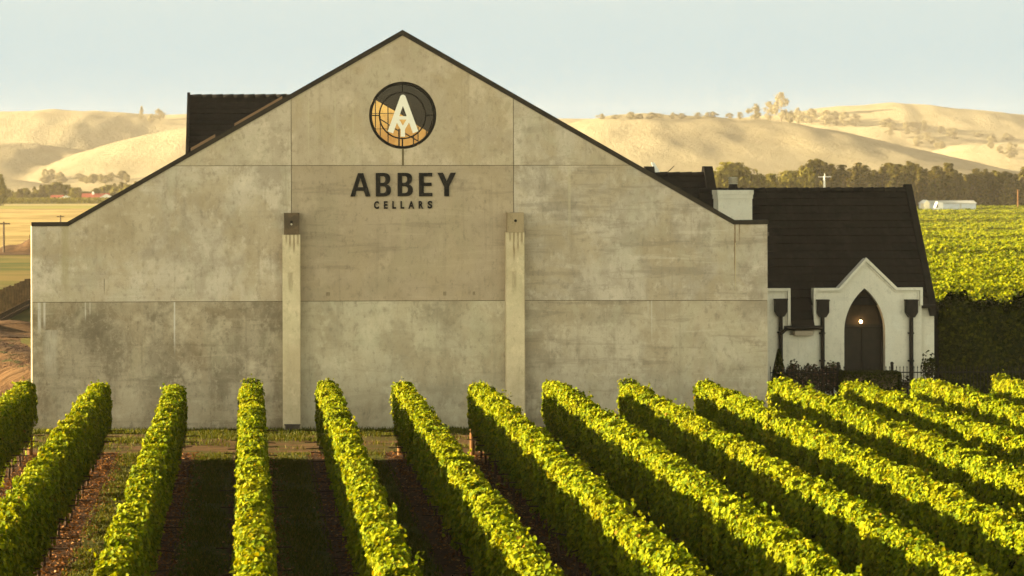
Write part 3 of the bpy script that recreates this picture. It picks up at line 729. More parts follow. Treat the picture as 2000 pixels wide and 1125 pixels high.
def tiled_building(name, label, x0, x1, yf, ze, yr, zr, lv=True, rv=True, vw=0.2, up=0.28, tx=0.0, wallm='white_plaster'):
    r_ = root(name, ((x0 + x1) / 2, yf, 0), label, 'building')
    yb = 2 * yr - yf
    mb = MB(); mb.box(x0 + 0.05, x1 - 0.05, yf + 0.25, yb - 0.25, -0.5, ze - 0.05)
    mb.prism([(x0 + 0.06, yf + 0.26, ze - 0.04), (x0 + 0.06, yb - 0.26, ze - 0.04), (x0 + 0.06, yr, zr - 0.15)], (x1 - x0 - 0.12, 0, 0))
    mb.build('wall', M[wallm], r_)
    mb = MB(); tile_slope(mb, x0, x1, yf, ze, yr, zr); tile_slope(mb, x0, x1, yb, ze, yr, zr)
    rf = mb.build('roof', M['roof_tile'], r_)
    mb = MB(); ridge_caps(mb, x0, x1, yr, zr + 0.03); mb.build('ridge_cap', M['roof_tile'], rf, True)
    for side, ok in ((0, lv), (1, rv)):
        if not ok: continue
        a, b_ = ((x0 - vw, x0 - 0.003), (x1 + 0.003, x1 + vw))[side]
        mb = MB(); verge(mb, a, b_, yf - 0.05, ze, yr, zr, up, 0.3, tx); verge(mb, a, b_, yb + 0.05, ze, yr + 0.31, zr, up, 0.3, tx)
        mb.build('gable_parapet', M['roof_tile'], r_)
    return r_
# hall with the roof that rises behind the left slope of the gable
dr = 97.5
a = P(372, 191, dr)
hall = tiled_building('tiled_hall', 'dark tiled roof rising behind the left slope of the concrete gable', a.x, 9.2, 92.6, a.z - 3.6, dr, a.z, True, False, 0.11, 0.10, 0.12)
# small wing between gable and chimney
dr = 101.5
a = P(1278, 344, dr); b_ = P(1374, 341, dr)
wing = tiled_building('tiled_wing', 'small dark tiled roof with a tall end parapet left of the white chimney', a.x, b_.x, 99.0, a.z - 2.55, dr, a.z - 0.08, True, True, 0.36, 0.12, 0.25)
mb = MB()
p0 = P(1272, 322, dr + 1.5); p1 = P(1278, 322, dr + 1.5); p2 = P(1290, 342, dr + 1.5); p3 = P(1280, 342, dr + 1.5)
mb.prism([p0, p1, p2, p3], (0, 0.05, 0)); mb.build('white_flashing', M['white_paint'], wing)
MB().tube([P(1303, 342, dr), P(1317, 329, dr)], 0.018, 6).build('aerial', M['black_metal'], wing)
mb = MB(); q0 = P(1384, 375, 98.6); q1 = P(1404, 440, 98.6)
mb.box(q0.x, q1.x + 0.3, 98.4, 98.95, 0, q0.z); mb.build('parapet_block', M['roof_tile'], wing)

# chapel-like cellar door building on the right
DC = 92.6
def cpt(px, py, d=DC): p = P(px, py, d); return (p.x, p.z)
chx = cpt(1690, 700)[0]
ch = root('chapel_building', (chx, DC, 0), 'white cellar door building with a steep dark tiled roof and a pointed arch doorway', 'building')
arch = []
for i in range(15):
    a = math.acos(70 / 110) * i / 14
    arch.append((1618 + 110 * math.cos(a), 655 - 110 * math.sin(a)))
archL = [(2 * 1688 - x_, y_) for x_, y_ in arch][::-1][1:]
GY = 792
fac = [(1440, 570), (1541, 570), (1541, 661), (1588, 661), (1588, 570), (1636, 570), (1690, 512), (1751, 570), (1799, 570), (1799, GY), (1728, GY)] + arch + archL + [(1648, GY), (1440, GY)]
MB().plate([cpt(*p) for p in fac], [], DC, DC + 0.38).build('wall', M['white_plaster'], ch)
bx1 = cpt(1823, 700, 93.05)[0]; bx0 = cpt(1440, 700)[0]
zev = cpt(1815, 605, 93.0)[1]
mb = MB()
for (a, b_) in ((bx0, cpt(1640, 700)[0]), (cpt(1736, 700)[0], bx1)):
    mb.box(a, b_, 93.0 + 0.003, 93.3, -0.3, zev - 0.02)
mb.box(bx1 - 0.3, bx1, 93.303, 98.9, -0.3, zev - 0.02); mb.box(bx0, bx0 + 0.3, 93.303, 98.9, -0.3, zev - 0.02)
mb.box(bx0, bx1, 98.903, 99.2, -0.3, zev - 0.02)
mb.build('rear_wall', M['white_plaster'], ch)
zr = P(1600, 380, 96.1).z
mb = MB(); rx0 = cpt(1395, 500, 93)[0]; rx1 = P(1768, 380, 96.1).x
tile_slope(mb, rx0, rx1, 92.75, zev + 0.02, 96.1, zr); tile_slope(mb, rx0, rx1, 99.45, zev + 0.02, 96.1, zr)
z57 = cpt(1560, 572)[1]; z64 = cpt(1560, 646)[1]
vx0, vx1 = cpt(1542, 600)[0], cpt(1587, 600)[0]
tile_slope(mb, vx0, vx1, 92.30, z64, 93.1, zev + 0.40)
rf = mb.build('roof', M['roof_tile'], ch)
mb = MB(); ridge_caps(mb, rx0, rx1, 96.1, zr + 0.02); mb.build('ridge_cap', M['roof_tile'], rf, True)
mb = MB()
gx0, gx1 = rx1, rx1 + 0.24
verge(mb, gx0, gx1, 92.72, zev - 0.06, 96.1, zr, 0.20, 0.30, 0.05); verge(mb, gx0, gx1, 99.5, zev - 0.06, 96.41, zr, 0.20, 0.30, 0.05)
mb.build('gable_parapet', M['roof_tile'], ch)
mb = MB(); mb.box(gx0 + 0.02, gx1 - 0.02, 93.32, 98.88, -0.3, zev - 0.4); mb.build('gable_wall', M['white_plaster'], ch)
mb = MB()
def band(pts, wd, y0, y1):
    P2 = [Vector(cpt(*p)) for p in pts]
    off = []
    for i, p in enumerate(P2):
        d1 = (P2[i] - P2[i - 1]).normalized() if i else (P2[1] - P2[0]).normalized()
        d2 = (P2[i + 1] - P2[i]).normalized() if i < len(P2) - 1 else d1
        n1 = Vector((d1.y, -d1.x)); n2 = Vector((d2.y, -d2.x)); off.append(p + (n1 + n2) * (wd / (1 + n1.dot(n2))))
    for i in range(len(P2) - 1):
        mb.prism([(P2[i].x, y0, P2[i].y), (off[i].x, y0, off[i].y), (off[i + 1].x, y0, off[i + 1].y), (P2[i + 1].x, y0, P2[i + 1].y)], (0, y1 - y0, 0))
for wd, pr in ((0.10, 0.13), (0.165, 0.04)):
    band([(1440, 569), (1542, 569), (1542, 652)], wd, DC - pr, DC - 0.002)
    band([(1587, 652), (1587, 569), (1636.5, 569), (1690, 510), (1750.5, 569), (1800, 569), (1800, 604)], wd, DC - pr, DC - 0.002)
mb.build('parapet_moulding', M['white_plaster'], ch)
# arched doorway
dp = [cpt(*p) for p in [(1728, GY)] + arch + archL + [(1648, GY)]]
dr_ = MB()
inner = inset(dp, 0.075)
# frame as a ring: outer outline with inner hole
dr_.plate(dp, [inner], DC + 0.30, DC + 0.37)
door = dr_.build('arched_door', M['frame_dark'], ch)
mb = MB(); xm = cpt(1688, 700)[0]; zt = cpt(1688, 648)[1]
mb.box(xm - 0.035, xm + 0.035, DC + 0.31, DC + 0.36, -0.1, zt - 0.04); mb.box(inner[0][0], inner[-1][0], DC + 0.305, DC + 0.362, zt - 0.035, zt + 0.035)
mb.build('door_frame', M['frame_dark'], door)
MB().plate([(q_[0], q_[1]) for q_ in inset(dp, 0.078) if q_[1] > zt + 0.03], [], DC + 0.366, DC + 0.373).build('tympanum', noisy('dark_stained_timber', (0.030, 0.022, 0.013), (0.042, 0.030, 0.018), 3, 0.7, 0.1, 0.0), door)
pm = noisy('dim_door_panel', (0.014, 0.012, 0.008), (0.022, 0.018, 0.012), 3, 0.5, 0.12, 0.0)
MB().plate(inset(dp, 0.07), [], DC + 0.375, DC + 0.41).build('door_panel', pm, door)
# gutter over the low eave and rain heads with downpipes
mb = MB()
a, b_ = cpt(1527, 647)[0], cpt(1600, 643)[0]; zg = cpt(1560, 646)[1]
mb.tube([(a, 92.24, zg), (b_, 92.24, zg + 0.01)], 0.085, 10)
mb.tube([(a + 0.08, 92.24, zg), (a - 0.05, 92.3, zg - 0.16), (cpt(1520, 656)[0], 92.38, zg - 0.22)], 0.06, 8)
mb.build('gutter', M['black_metal'], ch); mb = MB()
a, b_ = cpt(1799, 600)[0], cpt(1827, 600)[0]
mb.tube([(a, 92.66, zev), (b_, 92.66, zev)], 0.075, 10)
mb.build('gutter', M['black_metal'], ch)
mb = MB(); mb.box(cpt(1548, 650)[0], cpt(1584, 650)[0], 92.30, DC - 0.002, zg - 0.27, zg - 0.10); mb.build('soffit', noisy('beige_soffit', (0.36, 0.30, 0.22), (0.40, 0.34, 0.25), 3), ch)
for (px, yt, yb) in ((1522.5, 592, 624), (1604, 594, 626), (1777, 595, 627)):
    xa, za = cpt(px, yt); _, zb = cpt(px, yb)
    mb = MB(); hw, y0 = 0.215, 92.32
    mb.prism([(xa - hw, y0, za), (xa + hw, y0, za), (xa + hw, y0, zb + 0.18), (xa + 0.10, y0, zb), (xa - 0.10, y0, zb), (xa - hw, y0, zb + 0.18)], (0, 0.26, 0))
    mb.box(xa - hw - 0.02, xa + hw + 0.02, y0 - 0.02, y0 + 0.262, za + 0.002, za + 0.05)
    rh = mb.build('rain_head', M['black_metal'], ch)
    mb = MB(); mb.tube([(xa, y0 + 0.14, zb + 0.0), (xa, y0 + 0.14, 0.0)], 0.075, 12)
    for zz in (zb - 0.6, zb - 1.6): mb.box(xa - 0.10, xa + 0.10, y0 + 0.12, y0 + 0.278, zz, zz + 0.05)
    mb.build('downpipe', M['black_metal'], rh, False)
# chimney
d0 = 94.0
c0, c1 = P(1403, 400, d0), P(1469, 400, d0); zt = P(1436, 377, d0).z
mb = MB(); mb.box(c0.x, c1.x, d0, d0 + 1.0, -0.2, zt - 0.32)
chm = mb.build('chimney', M['white_plaster'], ch)
mb = MB(); e = 0.03
for (ee, za, zb) in ((0.025, zt - 0.318, zt - 0.17), (0.045, zt - 0.168, zt)):
    mb.box(c0.x - ee, c1.x + ee, d0 - ee, d0 + 1 + ee, za, zb)
mb.build('chimney_cap', M['white_plaster'], chm)
xm = P(1437, 370, d0).x; mb = MB()
mb.tube([(xm, d0 + 0.5, zt), (xm, d0 + 0.5, zt + 0.10), (xm, d0 + 0.5, zt + 0.22)], [0.19, 0.17, 0.14], 16)
fl_ = mb.build('flue', M['black_metal'], chm)
mb = MB()
for k in range(4):
    zz = zt + 0.22 + k * 0.065
    mb.tube([(xm, d0 + 0.5, zz), (xm, d0 + 0.5, zz + 0.045)], [0.165, 0.185], 18); mb.tube([(xm, d0 + 0.5, zz + 0.045), (xm, d0 + 0.5, zz + 0.065)], [0.13, 0.13], 12)
mb.build('flue_cowl', M['galv'], chm)
# lamp in the doorway
lm = bpy.data.materials.new('lamp_glow'); lm.use_nodes = True
b_ = lm.node_tree.nodes['Principled BSDF']; b_.inputs['Emission Color'].default_value = (1.0, 0.62, 0.26, 1); b_.inputs['Emission Strength'].default_value = 9.0
lx_, lz_ = cpt(1683, 636)
lamp = root('door_lamp', (lx_, DC + 0.2, lz_), 'small glowing lamp hanging in the pointed arch doorway', 'lamp')
MB().sphere((lx_, DC + 0.2, lz_), 0.055).build('bulb', lm, lamp, True)
MB().tube([(lx_, DC + 0.2, lz_ + 0.07), (lx_, DC + 0.2, lz_ + 0.13)], [0.045, 0.03], 10).build('lamp_holder', M['frame_dark'], lamp)
MB().tube([(lx_, DC + 0.2, lz_ + 0.13), (lx_, DC + 0.2, cpt(1684, 578)[1])], 0.006, 6).build('cord', M['frame_dark'], lamp)

# ------------------------------------------------------------------ foliage builders
def leaf_quads(rng, C, N, size, aspect=0.85, fold=0.18, droop=0.0):
    n = len(C)
    N = N / (np.linalg.norm(N, axis=1, keepdims=True) + 1e-9)
    T = rng.normal(size=(n, 3)); T[:, 2] -= droop
    T -= N * (T * N).sum(1, keepdims=True); T /= (np.linalg.norm(T, axis=1, keepdims=True) + 1e-9)
    B = np.cross(N, T); s = np.asarray(size).reshape(-1, 1) * np.ones((n, 1))
    lay = [(-0.5, 0, 0), (-0.12, 0.5, 1), (0.30, 0.36, 0.8), (0.55, 0, 0), (0.30, -0.36, 0.8), (-0.12, -0.5, 1)]
    V = np.stack([C + s * (T * u_ + B * v_ * aspect + N * h_ * fold) for u_, v_, h_ in lay], 1)
    base = np.arange(n)[:, None] * 6
    F = np.concatenate([base + np.array([0, 1, 2, 3]), base + np.array([0, 3, 4, 5])], 1).reshape(-1, 4)
    return V.reshape(-1, 3), F
def flat_quads(rng, C, N, size, asp=0.7):
    n = len(C); N = N / (np.linalg.norm(N, axis=1, keepdims=True) + 1e-9)
    T = rng.normal(size=(n, 3)); T -= N * (T * N).sum(1, keepdims=True); T /= (np.linalg.norm(T, axis=1, keepdims=True) + 1e-9)
    B = np.cross(N, T); s = np.asarray(size).reshape(-1, 1) * np.ones((n, 1)) * 0.5
    V = np.stack([C - s * T, C + s * B * asp, C + s * T, C - s * B * asp], 1)
    return V.reshape(-1, 3), (np.arange(n)[:, None] * 4 + np.arange(4))
def wave1(rng, y, freqs, amps):
    return sum(a * np.sin(y * f * 2 * math.pi + rng.uniform(0, 7)) for f, a in zip(freqs, amps))
def vine_foliage(seed):
    rng = np.random.default_rng(seed)
    yt = np.linspace(-RLEN, 0, 800)
    top_ = 2.14 + wave1(rng, yt, (0.11, 0.31, 0.63, 1.3, 2.4), (0.03, 0.035, 0.045, 0.035, 0.025))
    wl = 0.245 + wave1(rng, yt, (0.13, 0.35, 0.8, 1.7), (0.02, 0.03, 0.04, 0.025)); wr = 0.245 + wave1(rng, yt, (0.12, 0.37, 0.77, 1.6), (0.02, 0.03, 0.04, 0.025))
    lo_ = 0.66 + wave1(rng, yt, (0.17, 0.6, 1.4), (0.05, 0.07, 0.06)) + 0.5 * np.clip(1 + yt / 0.8, 0, 1)
    tp = lambda y_: np.interp(y_, yt, top_)
    Cs, Ns = [], []
    n = 27000                                             # top
    y = rng.uniform(-RLEN, 0, n); q = rng.uniform(-1, 1, n); hw = np.where(q < 0, np.interp(y, yt, wl), np.interp(y, yt, wr))
    x = q * hw; z = tp(y) - 0.10 * np.abs(q) ** 3 + rng.normal(0, 0.035, n) - np.abs(rng.normal(0, 0.04, n))
    Cs.append(np.stack([x, y, z], 1)); Ns.append(np.stack([q * 0.5 - 0.55, np.zeros(n), np.ones(n)], 1) + rng.normal(0, 0.52, (n, 3)))
    for sgn, ww in ((-1, wl), (1, wr)):                  # sides
        n = 41000
        y = rng.uniform(-RLEN, 0, n); zz = rng.uniform(0, 1, n) ** 0.85; lo = np.interp(y, yt, lo_); t_ = tp(y)
        z = lo + zz * (t_ - lo)
        bul = 0.82 + 0.24 * np.sin(np.clip((z - 0.5) / 1.6, 0, 1) * math.pi * 0.8) + 0.10 * np.sin(y * 5.1 + z * 4 + seed) * np.sin(z * 6.3 - y * 2.2)
        x = sgn * (np.interp(y, yt, ww) + 0.01) * bul - sgn * np.abs(rng.normal(0, 0.05, n)) + rng.normal(0, 0.015, n)
        Cs.append(np.stack([x, y, z], 1)); Ns.append(np.stack([np.full(n, sgn * 1.0), np.zeros(n), np.full(n, 0.55)], 1) + rng.normal(0, 0.42, (n, 3)))
    n = 9000                                             # inside
    y = rng.uniform(-RLEN, 0, n); Cs.append(np.stack([rng.uniform(-0.2, 0.2, n), y, rng.uniform(0.7, 1.0, n) + rng.uniform(0, 1, n) * (tp(y) - 1.05)], 1)); Ns.append(rng.normal(size=(n, 3)))
    for ye, sg_ in ((0, 1), (-RLEN, -1)):                # ends
        n = 260; z = rng.uniform(0.75, 1, n); z = 1.15 + rng.uniform(0, 1, n) * 0.9
        Cs.append(np.stack([rng.uniform(-0.28, 0.28, n), np.full(n, ye) + rng.normal(0, 0.05, n), z], 1)); Ns.append(np.stack([np.zeros(n), np.full(n, sg_ * 1.0), np.full(n, 0.4)], 1) + rng.normal(0, 0.4, (n, 3)))
    ns = 90                                             # loose shoots above and beside the hedge
    for k in range(ns):
        y0 = rng.uniform(-RLEN, 0); x0 = rng.uniform(-0.28, 0.28); m_ = rng.integers(3, 7); d_ = np.array([rng.normal(0, 0.35), rng.normal(0, 0.35), 1.0]); d_ /= np.linalg.norm(d_)
        s_ = np.linspace(0, rng.uniform(0.10, 0.26), m_)[:, None]
        Cs.append(np.array([[x0, y0, float(tp(y0)) - 0.03]]) + d_ * s_ + rng.normal(0, 0.025, (m_, 3))); Ns.append(rng.normal(size=(m_, 3)) + [0, 0, 0.6])
    for k in range(30):                                  # hanging sprays near the bottom
        y0 = rng.uniform(-RLEN, 0); sgn = rng.choice([-1, 1]); m_ = 7
        Cs.append(np.stack([np.full(m_, sgn * rng.uniform(0.15, 0.3)), y0 + rng.normal(0, 0.06, m_), np.linspace(0.68, rng.uniform(0.35, 0.5), m_)], 1)); Ns.append(rng.normal(size=(m_, 3)) + [sgn, 0, 0.4])
    C = np.concatenate(Cs); N = np.concatenate(Ns)
    V, F = leaf_quads(rng, C, N, rng.normal(0.077, 0.015, len(C)).clip(0.045, 0.12), 0.95, 0.16, 0.9)
    return np_mesh('vine_foliage', V, F, [M['vine_leaf']])
FOL = [vine_foliage(11 + i) for i in range(5)]
def core_mesh():  # unseen dark core added inside each vine row to stop sunlight
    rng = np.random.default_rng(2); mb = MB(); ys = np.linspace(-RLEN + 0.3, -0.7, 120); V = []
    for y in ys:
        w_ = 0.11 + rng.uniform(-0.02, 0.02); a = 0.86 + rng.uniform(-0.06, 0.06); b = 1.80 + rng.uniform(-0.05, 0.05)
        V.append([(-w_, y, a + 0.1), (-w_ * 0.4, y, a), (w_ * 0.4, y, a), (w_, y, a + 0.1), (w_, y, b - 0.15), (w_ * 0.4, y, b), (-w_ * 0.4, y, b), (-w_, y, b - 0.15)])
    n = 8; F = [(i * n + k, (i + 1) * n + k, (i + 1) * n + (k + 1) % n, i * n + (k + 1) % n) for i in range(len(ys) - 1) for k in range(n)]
    return np_mesh('sun_block_core', [p for r_ in V for p in r_], F, [M['inside']])
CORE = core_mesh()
def trunk_mesh(seed):
    rr = random.Random(seed); mb = MB(); pts = []; x0 = y0 = 0
    for k in range(6):
        pts.append((x0, y0, -0.04 + k * 0.17)); x0 += rr.uniform(-0.025, 0.025); y0 += rr.uniform(-0.03, 0.03)
    mb.tube(pts, [0.042, 0.034, 0.03, 0.033, 0.03, 0.028], 7)
    top_ = pts[-1]
    for s_ in (-1, 1):
        mb.tube([top_, (top_[0] + rr.uniform(-.02, .02), top_[1] + s_ * 0.3, top_[2] + 0.06), (top_[0], top_[1] + s_ * 0.75, top_[2] + 0.06)], [0.022, 0.017, 0.014], 6)
    me = bpy.data.meshes.new('vine_trunk'); me.from_pydata(mb.v, [], mb.f); me.materials.append(M['bark']); me.update()
    return me
TRK = [trunk_mesh(i) for i in range(4)]
post_mb = lambda h_, r_: MB().tube([(0, 0, -0.2), (0, 0, h_ * 0.5), (0, 0, h_)], [r_ * 1.03, r_, r_ * 0.97], 12)
ORD = {-3: 'vine row cut off by the left edge, its dark trunks showing beside the dirt track', -2: 'vine row ending before the lower left concrete panel, second row from the left edge',
       -1: 'vine row ending in front of the white streak on the lower left concrete panel', 0: 'vine row running straight away from the viewer just left of the left buttress',
       1: 'vine row ending just right of the left buttress', 2: 'vine row ending in front of the middle of the gable, below the round window', 3: 'vine row with the bare orange end post left of the right buttress',
       4: 'vine row ending just right of the right buttress', 5: 'vine row ending below the middle of the right concrete panel', 6: 'vine row ending just inside the right end of the concrete wall',
       7: 'vine row starting at the right corner of the concrete wall', 8: 'vine row starting in front of the pointed arch doorway', 9: 'vine row starting in front of the right end of the white building',
       10: 'short vine row in the far right corner in front of the dark shaded strip'}
for k in range(-3, 11):
    X0 = ROW0 + PITCH * k
    r_ = root('vine_row', (X0, YEND + {8: 0.6, 9: 0.9, 10: 0.3}.get(k, 0.0), 0), ORD[k], 'vine row', 'rows of grapevines in front of the winery')
    f = link('foliage', FOL[(k * 2 + 6) % 5], r_)
    f.scale = (1, 1, 1.0 + 0.02 * math.sin(k * 2.1))
    link('sun_block_core', CORE, r_)
    nvis = 24 if k < 5 else 10
    for j in range(nvis):
        o = link('trunk', TRK[(j + k) % 4], r_, (random.uniform(-0.03, 0.03), -0.95 - j * 1.55 + random.uniform(-0.1, 0.1), 0))
        o.rotation_euler = (0, 0, random.uniform(0, 6))
pm_ = None
for k, lab, dx in ((3, 'bare orange timber end post at the vine row left of the right buttress', -0.12), (2, 'dark reddish end post at the foot of the vine row below the round window', -0.05), (-3, 'grey timber end post of the leftmost vine row beside the dirt track', 0.1)):
    p = root('end_post', (ROW0 + PITCH * k + dx, YEND + 0.30, 0), lab, 'post', 'end posts of the vine rows')
    o = post_mb(1.55 if k != 3 else 1.9, 0.075).build('pole', M['wood_post']); o.parent = p
    mb = MB(); mb.tube([(0, 0, 1.30), (0, -0.5, 1.32)], 0.006, 5); mb.ring((0, 1.30), 0.074, 0.082, -0.02, 0.02, 14)
    mb.build('wire', M['galv']).parent = p

# grass in the lanes, fallen leaves, verge grass
def blades(name, rng, C, h0, h1, m, label, wd=0.012):
    n = len(C); a = rng.uniform(0, 2 * math.pi, n); h_ = rng.uniform(h0, h1, n)[:, None]; ln = rng.normal(0, 0.35, (n, 2))
    d_ = np.stack([np.cos(a), np.sin(a), np.zeros(n)], 1) * wd
    tip = C + np.concatenate([ln * h_, h_], 1)
    V = np.stack([C - d_, C + d_, tip], 1).reshape(-1, 3); F = np.arange(3 * n).reshape(-1, 3)
    return tag(link(name, np_mesh(name, V, F, [m])), label, 'grass', kind='stuff')
rng = np.random.default_rng(5)
Cs = []
for k in range(-3, 5):
    n = 26000; x_ = ROW0 + PITCH * (k + 0.5) + rng.normal(0, 0.30, n).clip(-0.62, 0.62); y_ = rng.uniform(36, 75.5, n)
    keep = np.sin(x_ * 3 + y_ * 1.7) + np.sin(y_ * 0.9 + k) + rng.normal(0, 1, n) > -0.6
    Cs.append(np.stack([x_, y_, np.full(n, 0.02)], 1)[keep])
blades('lane_grass', rng, np.concatenate(Cs), 0.03, 0.10, M['grass'], 'mown grass strips growing between the vine rows', 0.014)
n = 60000; x_ = rng.uniform(-8, 18, n); y_ = 75.4 + rng.beta(2.2, 1.2, n) * 7.0
keep = (y_ > 81.2) | (np.sin(x_ * 1.1 + y_ * 2.3) + np.sin(x_ * 0.37 - y_) + rng.normal(0, 0.8, n) > 0.7)
blades('verge_grass', rng, np.stack([x_, y_, np.full(n, 0.012)], 1)[keep], 0.04, 0.16, M['grass'], 'rough grass along the foot of the concrete wall', 0.016)
Cs = []
for k in range(-3, 5):
    n = 3600; x_ = ROW0 + PITCH * k + 0.15 + rng.normal(0, 0.34, n); y_ = rng.uniform(36, 75.5, n); Cs.append(np.stack([x_, y_, rng.uniform(0.03, 0.05, n)], 1))
C = np.concatenate(Cs); V, F = leaf_quads(rng, C, np.array([[0, 0, 1.0]]) + rng.normal(0, 0.35, (len(C), 3)), rng.uniform(0.04, 0.09, len(C)), 0.8, 0.25)
tag(link('leaf_litter', np_mesh('leaf_litter', V, F, [M['litter']])), 'reddish brown fallen leaves lying under the vine rows', 'fallen leaves', kind='stuff')

# ------------------------------------------------------------------ plants and fence in front of the white building
def blob_mesh(name, seed, boxes, n, size, m, aspect=0.85):
    rng = np.random.default_rng(seed); Cs, Ns = [], []
    for (x0, x1, y0, y1, z0, z1, kind) in boxes:
        c = np.array([(x0 + x1) / 2, (y0 + y1) / 2, (z0 + z1) / 2]); r_ = np.array([(x1 - x0) / 2, (y1 - y0) / 2, (z1 - z0) / 2])
        k = int(n)
        if kind == 'box':
            p = rng.uniform(-1, 1, (k, 3)); ax = rng.integers(0, 3, k); p[np.arange(k), ax] = np.sign(p[np.arange(k), ax]) * rng.uniform(0.88, 1.03, k); nn = np.zeros((k, 3)); nn[np.arange(k), ax] = np.sign(p[np.arange(k), ax])
        elif kind == 'cone':
            h_ = rng.uniform(-1, 1, k); a = rng.uniform(0, 6.283, k); rr = (1 - (h_ + 1) / 2) ** 0.8 * rng.uniform(0.7, 1.05, k); p = np.stack([rr * np.cos(a), rr * np.sin(a), h_], 1); nn = np.stack([np.cos(a), np.sin(a), np.full(k, 0.4)], 1)
        else:
            p = rng.normal(size=(k, 3)); p /= np.linalg.norm(p, axis=1, keepdims=True); p *= rng.uniform(0.35, 1.08, (k, 1)); nn = p.copy()
        Cs.append(c + p * r_); Ns.append(nn + rng.normal(0, 0.5, (k, 3)))
    C = np.concatenate(Cs); N = np.concatenate(Ns)
    V, F = leaf_quads(rng, C, N, rng.uniform(0.6, 1.3, len(C)) * size, aspect)
    return np_mesh(name, V, F, [m])
def shrub(name, label, cat, px, d, boxes, n, size, m, seed, group=None, stems=3):
    loc = P(px, 700, d); loc.z = 0
    r_ = root(name, loc, label, cat, group)
    link('foliage', blob_mesh('foliage', seed, boxes, n, size, m), r_)
    mb = MB(); rr = random.Random(seed)
    for i in range(stems):
        x_ = (boxes[0][0] + boxes[0][1]) / 2 + rr.uniform(-0.15, 0.15)
        mb.tube([(x_, 0, -0.05), (x_ + rr.uniform(-.1, .1), rr.uniform(-.1, .1), boxes[0][5] * 0.7)], [0.025, 0.012], 6)
    mb.build('stem', M['bark']).parent = r_
    return r_
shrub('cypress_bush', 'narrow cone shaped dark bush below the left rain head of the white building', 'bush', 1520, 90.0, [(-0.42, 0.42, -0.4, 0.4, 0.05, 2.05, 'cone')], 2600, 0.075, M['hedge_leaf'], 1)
for i, (px, hw, hh, lab) in enumerate(((1545, 0.42, 1.55, 'left rose bush with pinkish flowers beside the cone shaped dark bush'), (1578, 0.5, 1.42, 'middle rose bush under the low gutter of the white building'), (1618, 0.52, 1.5, 'right rose bush with reddish flowers beside the second downpipe'))):
    shrub('rose_bush', lab, 'bush', px, 89.6 + 0.25 * i, [(-hw, hw, -0.4, 0.4, 0.25, hh, 'b'), (-hw * 0.5, hw * 0.9, -0.3, 0.3, 0.6, hh + 0.12, 'b')], 520, 0.095, M['rose_leaf'], 20 + i, 'rose bushes by the white building')
shrub('rose_bush', 'low pink flowering bush behind the iron fence right of the clipped box hedge', 'bush', 1764, 90.2, [(-0.3, 0.3, -0.3, 0.3, 0.2, 1.1, 'b')], 420, 0.09, M['rose_leaf'], 29, 'rose bushes by the white building')
shrub('wispy_shrub', 'sparse dark shrub with bare twigs at the right corner of the white building', 'bush', 1813, 91.0, [(-0.28, 0.3, -0.25, 0.25, 0.7, 1.9, 'b')], 240, 0.10, M['hedge_leaf'], 31, None, 7)
loc = P(1697, 740, 88.6); loc.z = 0
bh = root('box_hedge', loc, 'low dark clipped box hedge in front of the arched door', 'hedge')
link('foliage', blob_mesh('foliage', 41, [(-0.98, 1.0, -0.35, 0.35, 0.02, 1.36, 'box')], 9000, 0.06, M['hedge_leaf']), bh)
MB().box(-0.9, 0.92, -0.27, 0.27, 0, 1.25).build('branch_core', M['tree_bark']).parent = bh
# dark hedge added on the right, stands for vines in the building's shadow
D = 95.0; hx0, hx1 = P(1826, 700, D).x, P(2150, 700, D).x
hr = root('shade_hedge', ((hx0 + hx1) / 2, D, 0), 'dark hedge added for the shaded strip of vines right of the white building', 'hedge')
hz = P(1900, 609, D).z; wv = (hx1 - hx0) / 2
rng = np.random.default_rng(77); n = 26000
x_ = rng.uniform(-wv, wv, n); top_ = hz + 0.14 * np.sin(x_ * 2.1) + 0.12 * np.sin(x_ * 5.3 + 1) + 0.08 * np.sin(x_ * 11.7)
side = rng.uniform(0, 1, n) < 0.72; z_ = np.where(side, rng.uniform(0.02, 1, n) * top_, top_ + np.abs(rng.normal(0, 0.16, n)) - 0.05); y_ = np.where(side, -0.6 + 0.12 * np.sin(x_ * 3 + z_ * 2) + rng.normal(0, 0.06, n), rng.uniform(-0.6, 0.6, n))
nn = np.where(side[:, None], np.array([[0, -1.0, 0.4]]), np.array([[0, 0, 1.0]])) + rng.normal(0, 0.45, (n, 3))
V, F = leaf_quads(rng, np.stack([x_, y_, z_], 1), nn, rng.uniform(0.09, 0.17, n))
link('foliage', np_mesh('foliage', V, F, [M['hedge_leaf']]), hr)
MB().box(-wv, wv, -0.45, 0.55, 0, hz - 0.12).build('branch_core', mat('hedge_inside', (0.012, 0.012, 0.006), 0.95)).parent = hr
# iron fence
fd = 89.0
fr_ = root('iron_fence', (P(1760, 750, fd).x, fd, 0), 'black iron picket fence in front of the white building and the dark shaded strip', 'fence')
fx0, fx1 = P(1503, 750, fd).x, P(2030, 750, fd).x
mb = MB(); mb.box(fx0, fx1, fd - 0.018, fd + 0.018, 1.28, 1.315); mb.build('rail', M['black_metal'], fr_)
mb = MB(); mb.box(fx0, fx1, fd - 0.018, fd + 0.018, 0.15, 0.185); mb.build('rail', M['black_metal'], fr_)
pk = MB(); pk.tube([(0, 0, 0.02), (0, 0, 1.44), (0, 0, 1.47), (0, 0, 1.53)], [0.011, 0.011, 0.02, 0.002], 6)
pme = bpy.data.meshes.new('picket'); pme.from_pydata(pk.v, [], pk.f); pme.materials.append(M['black_metal']); pme.update()
npk = 78
for i in range(npk):
    link('picket', pme, fr_, (fx0 + (fx1 - fx0) * i / (npk - 1) - ORG[fr_.name].x, -0.031, 0))
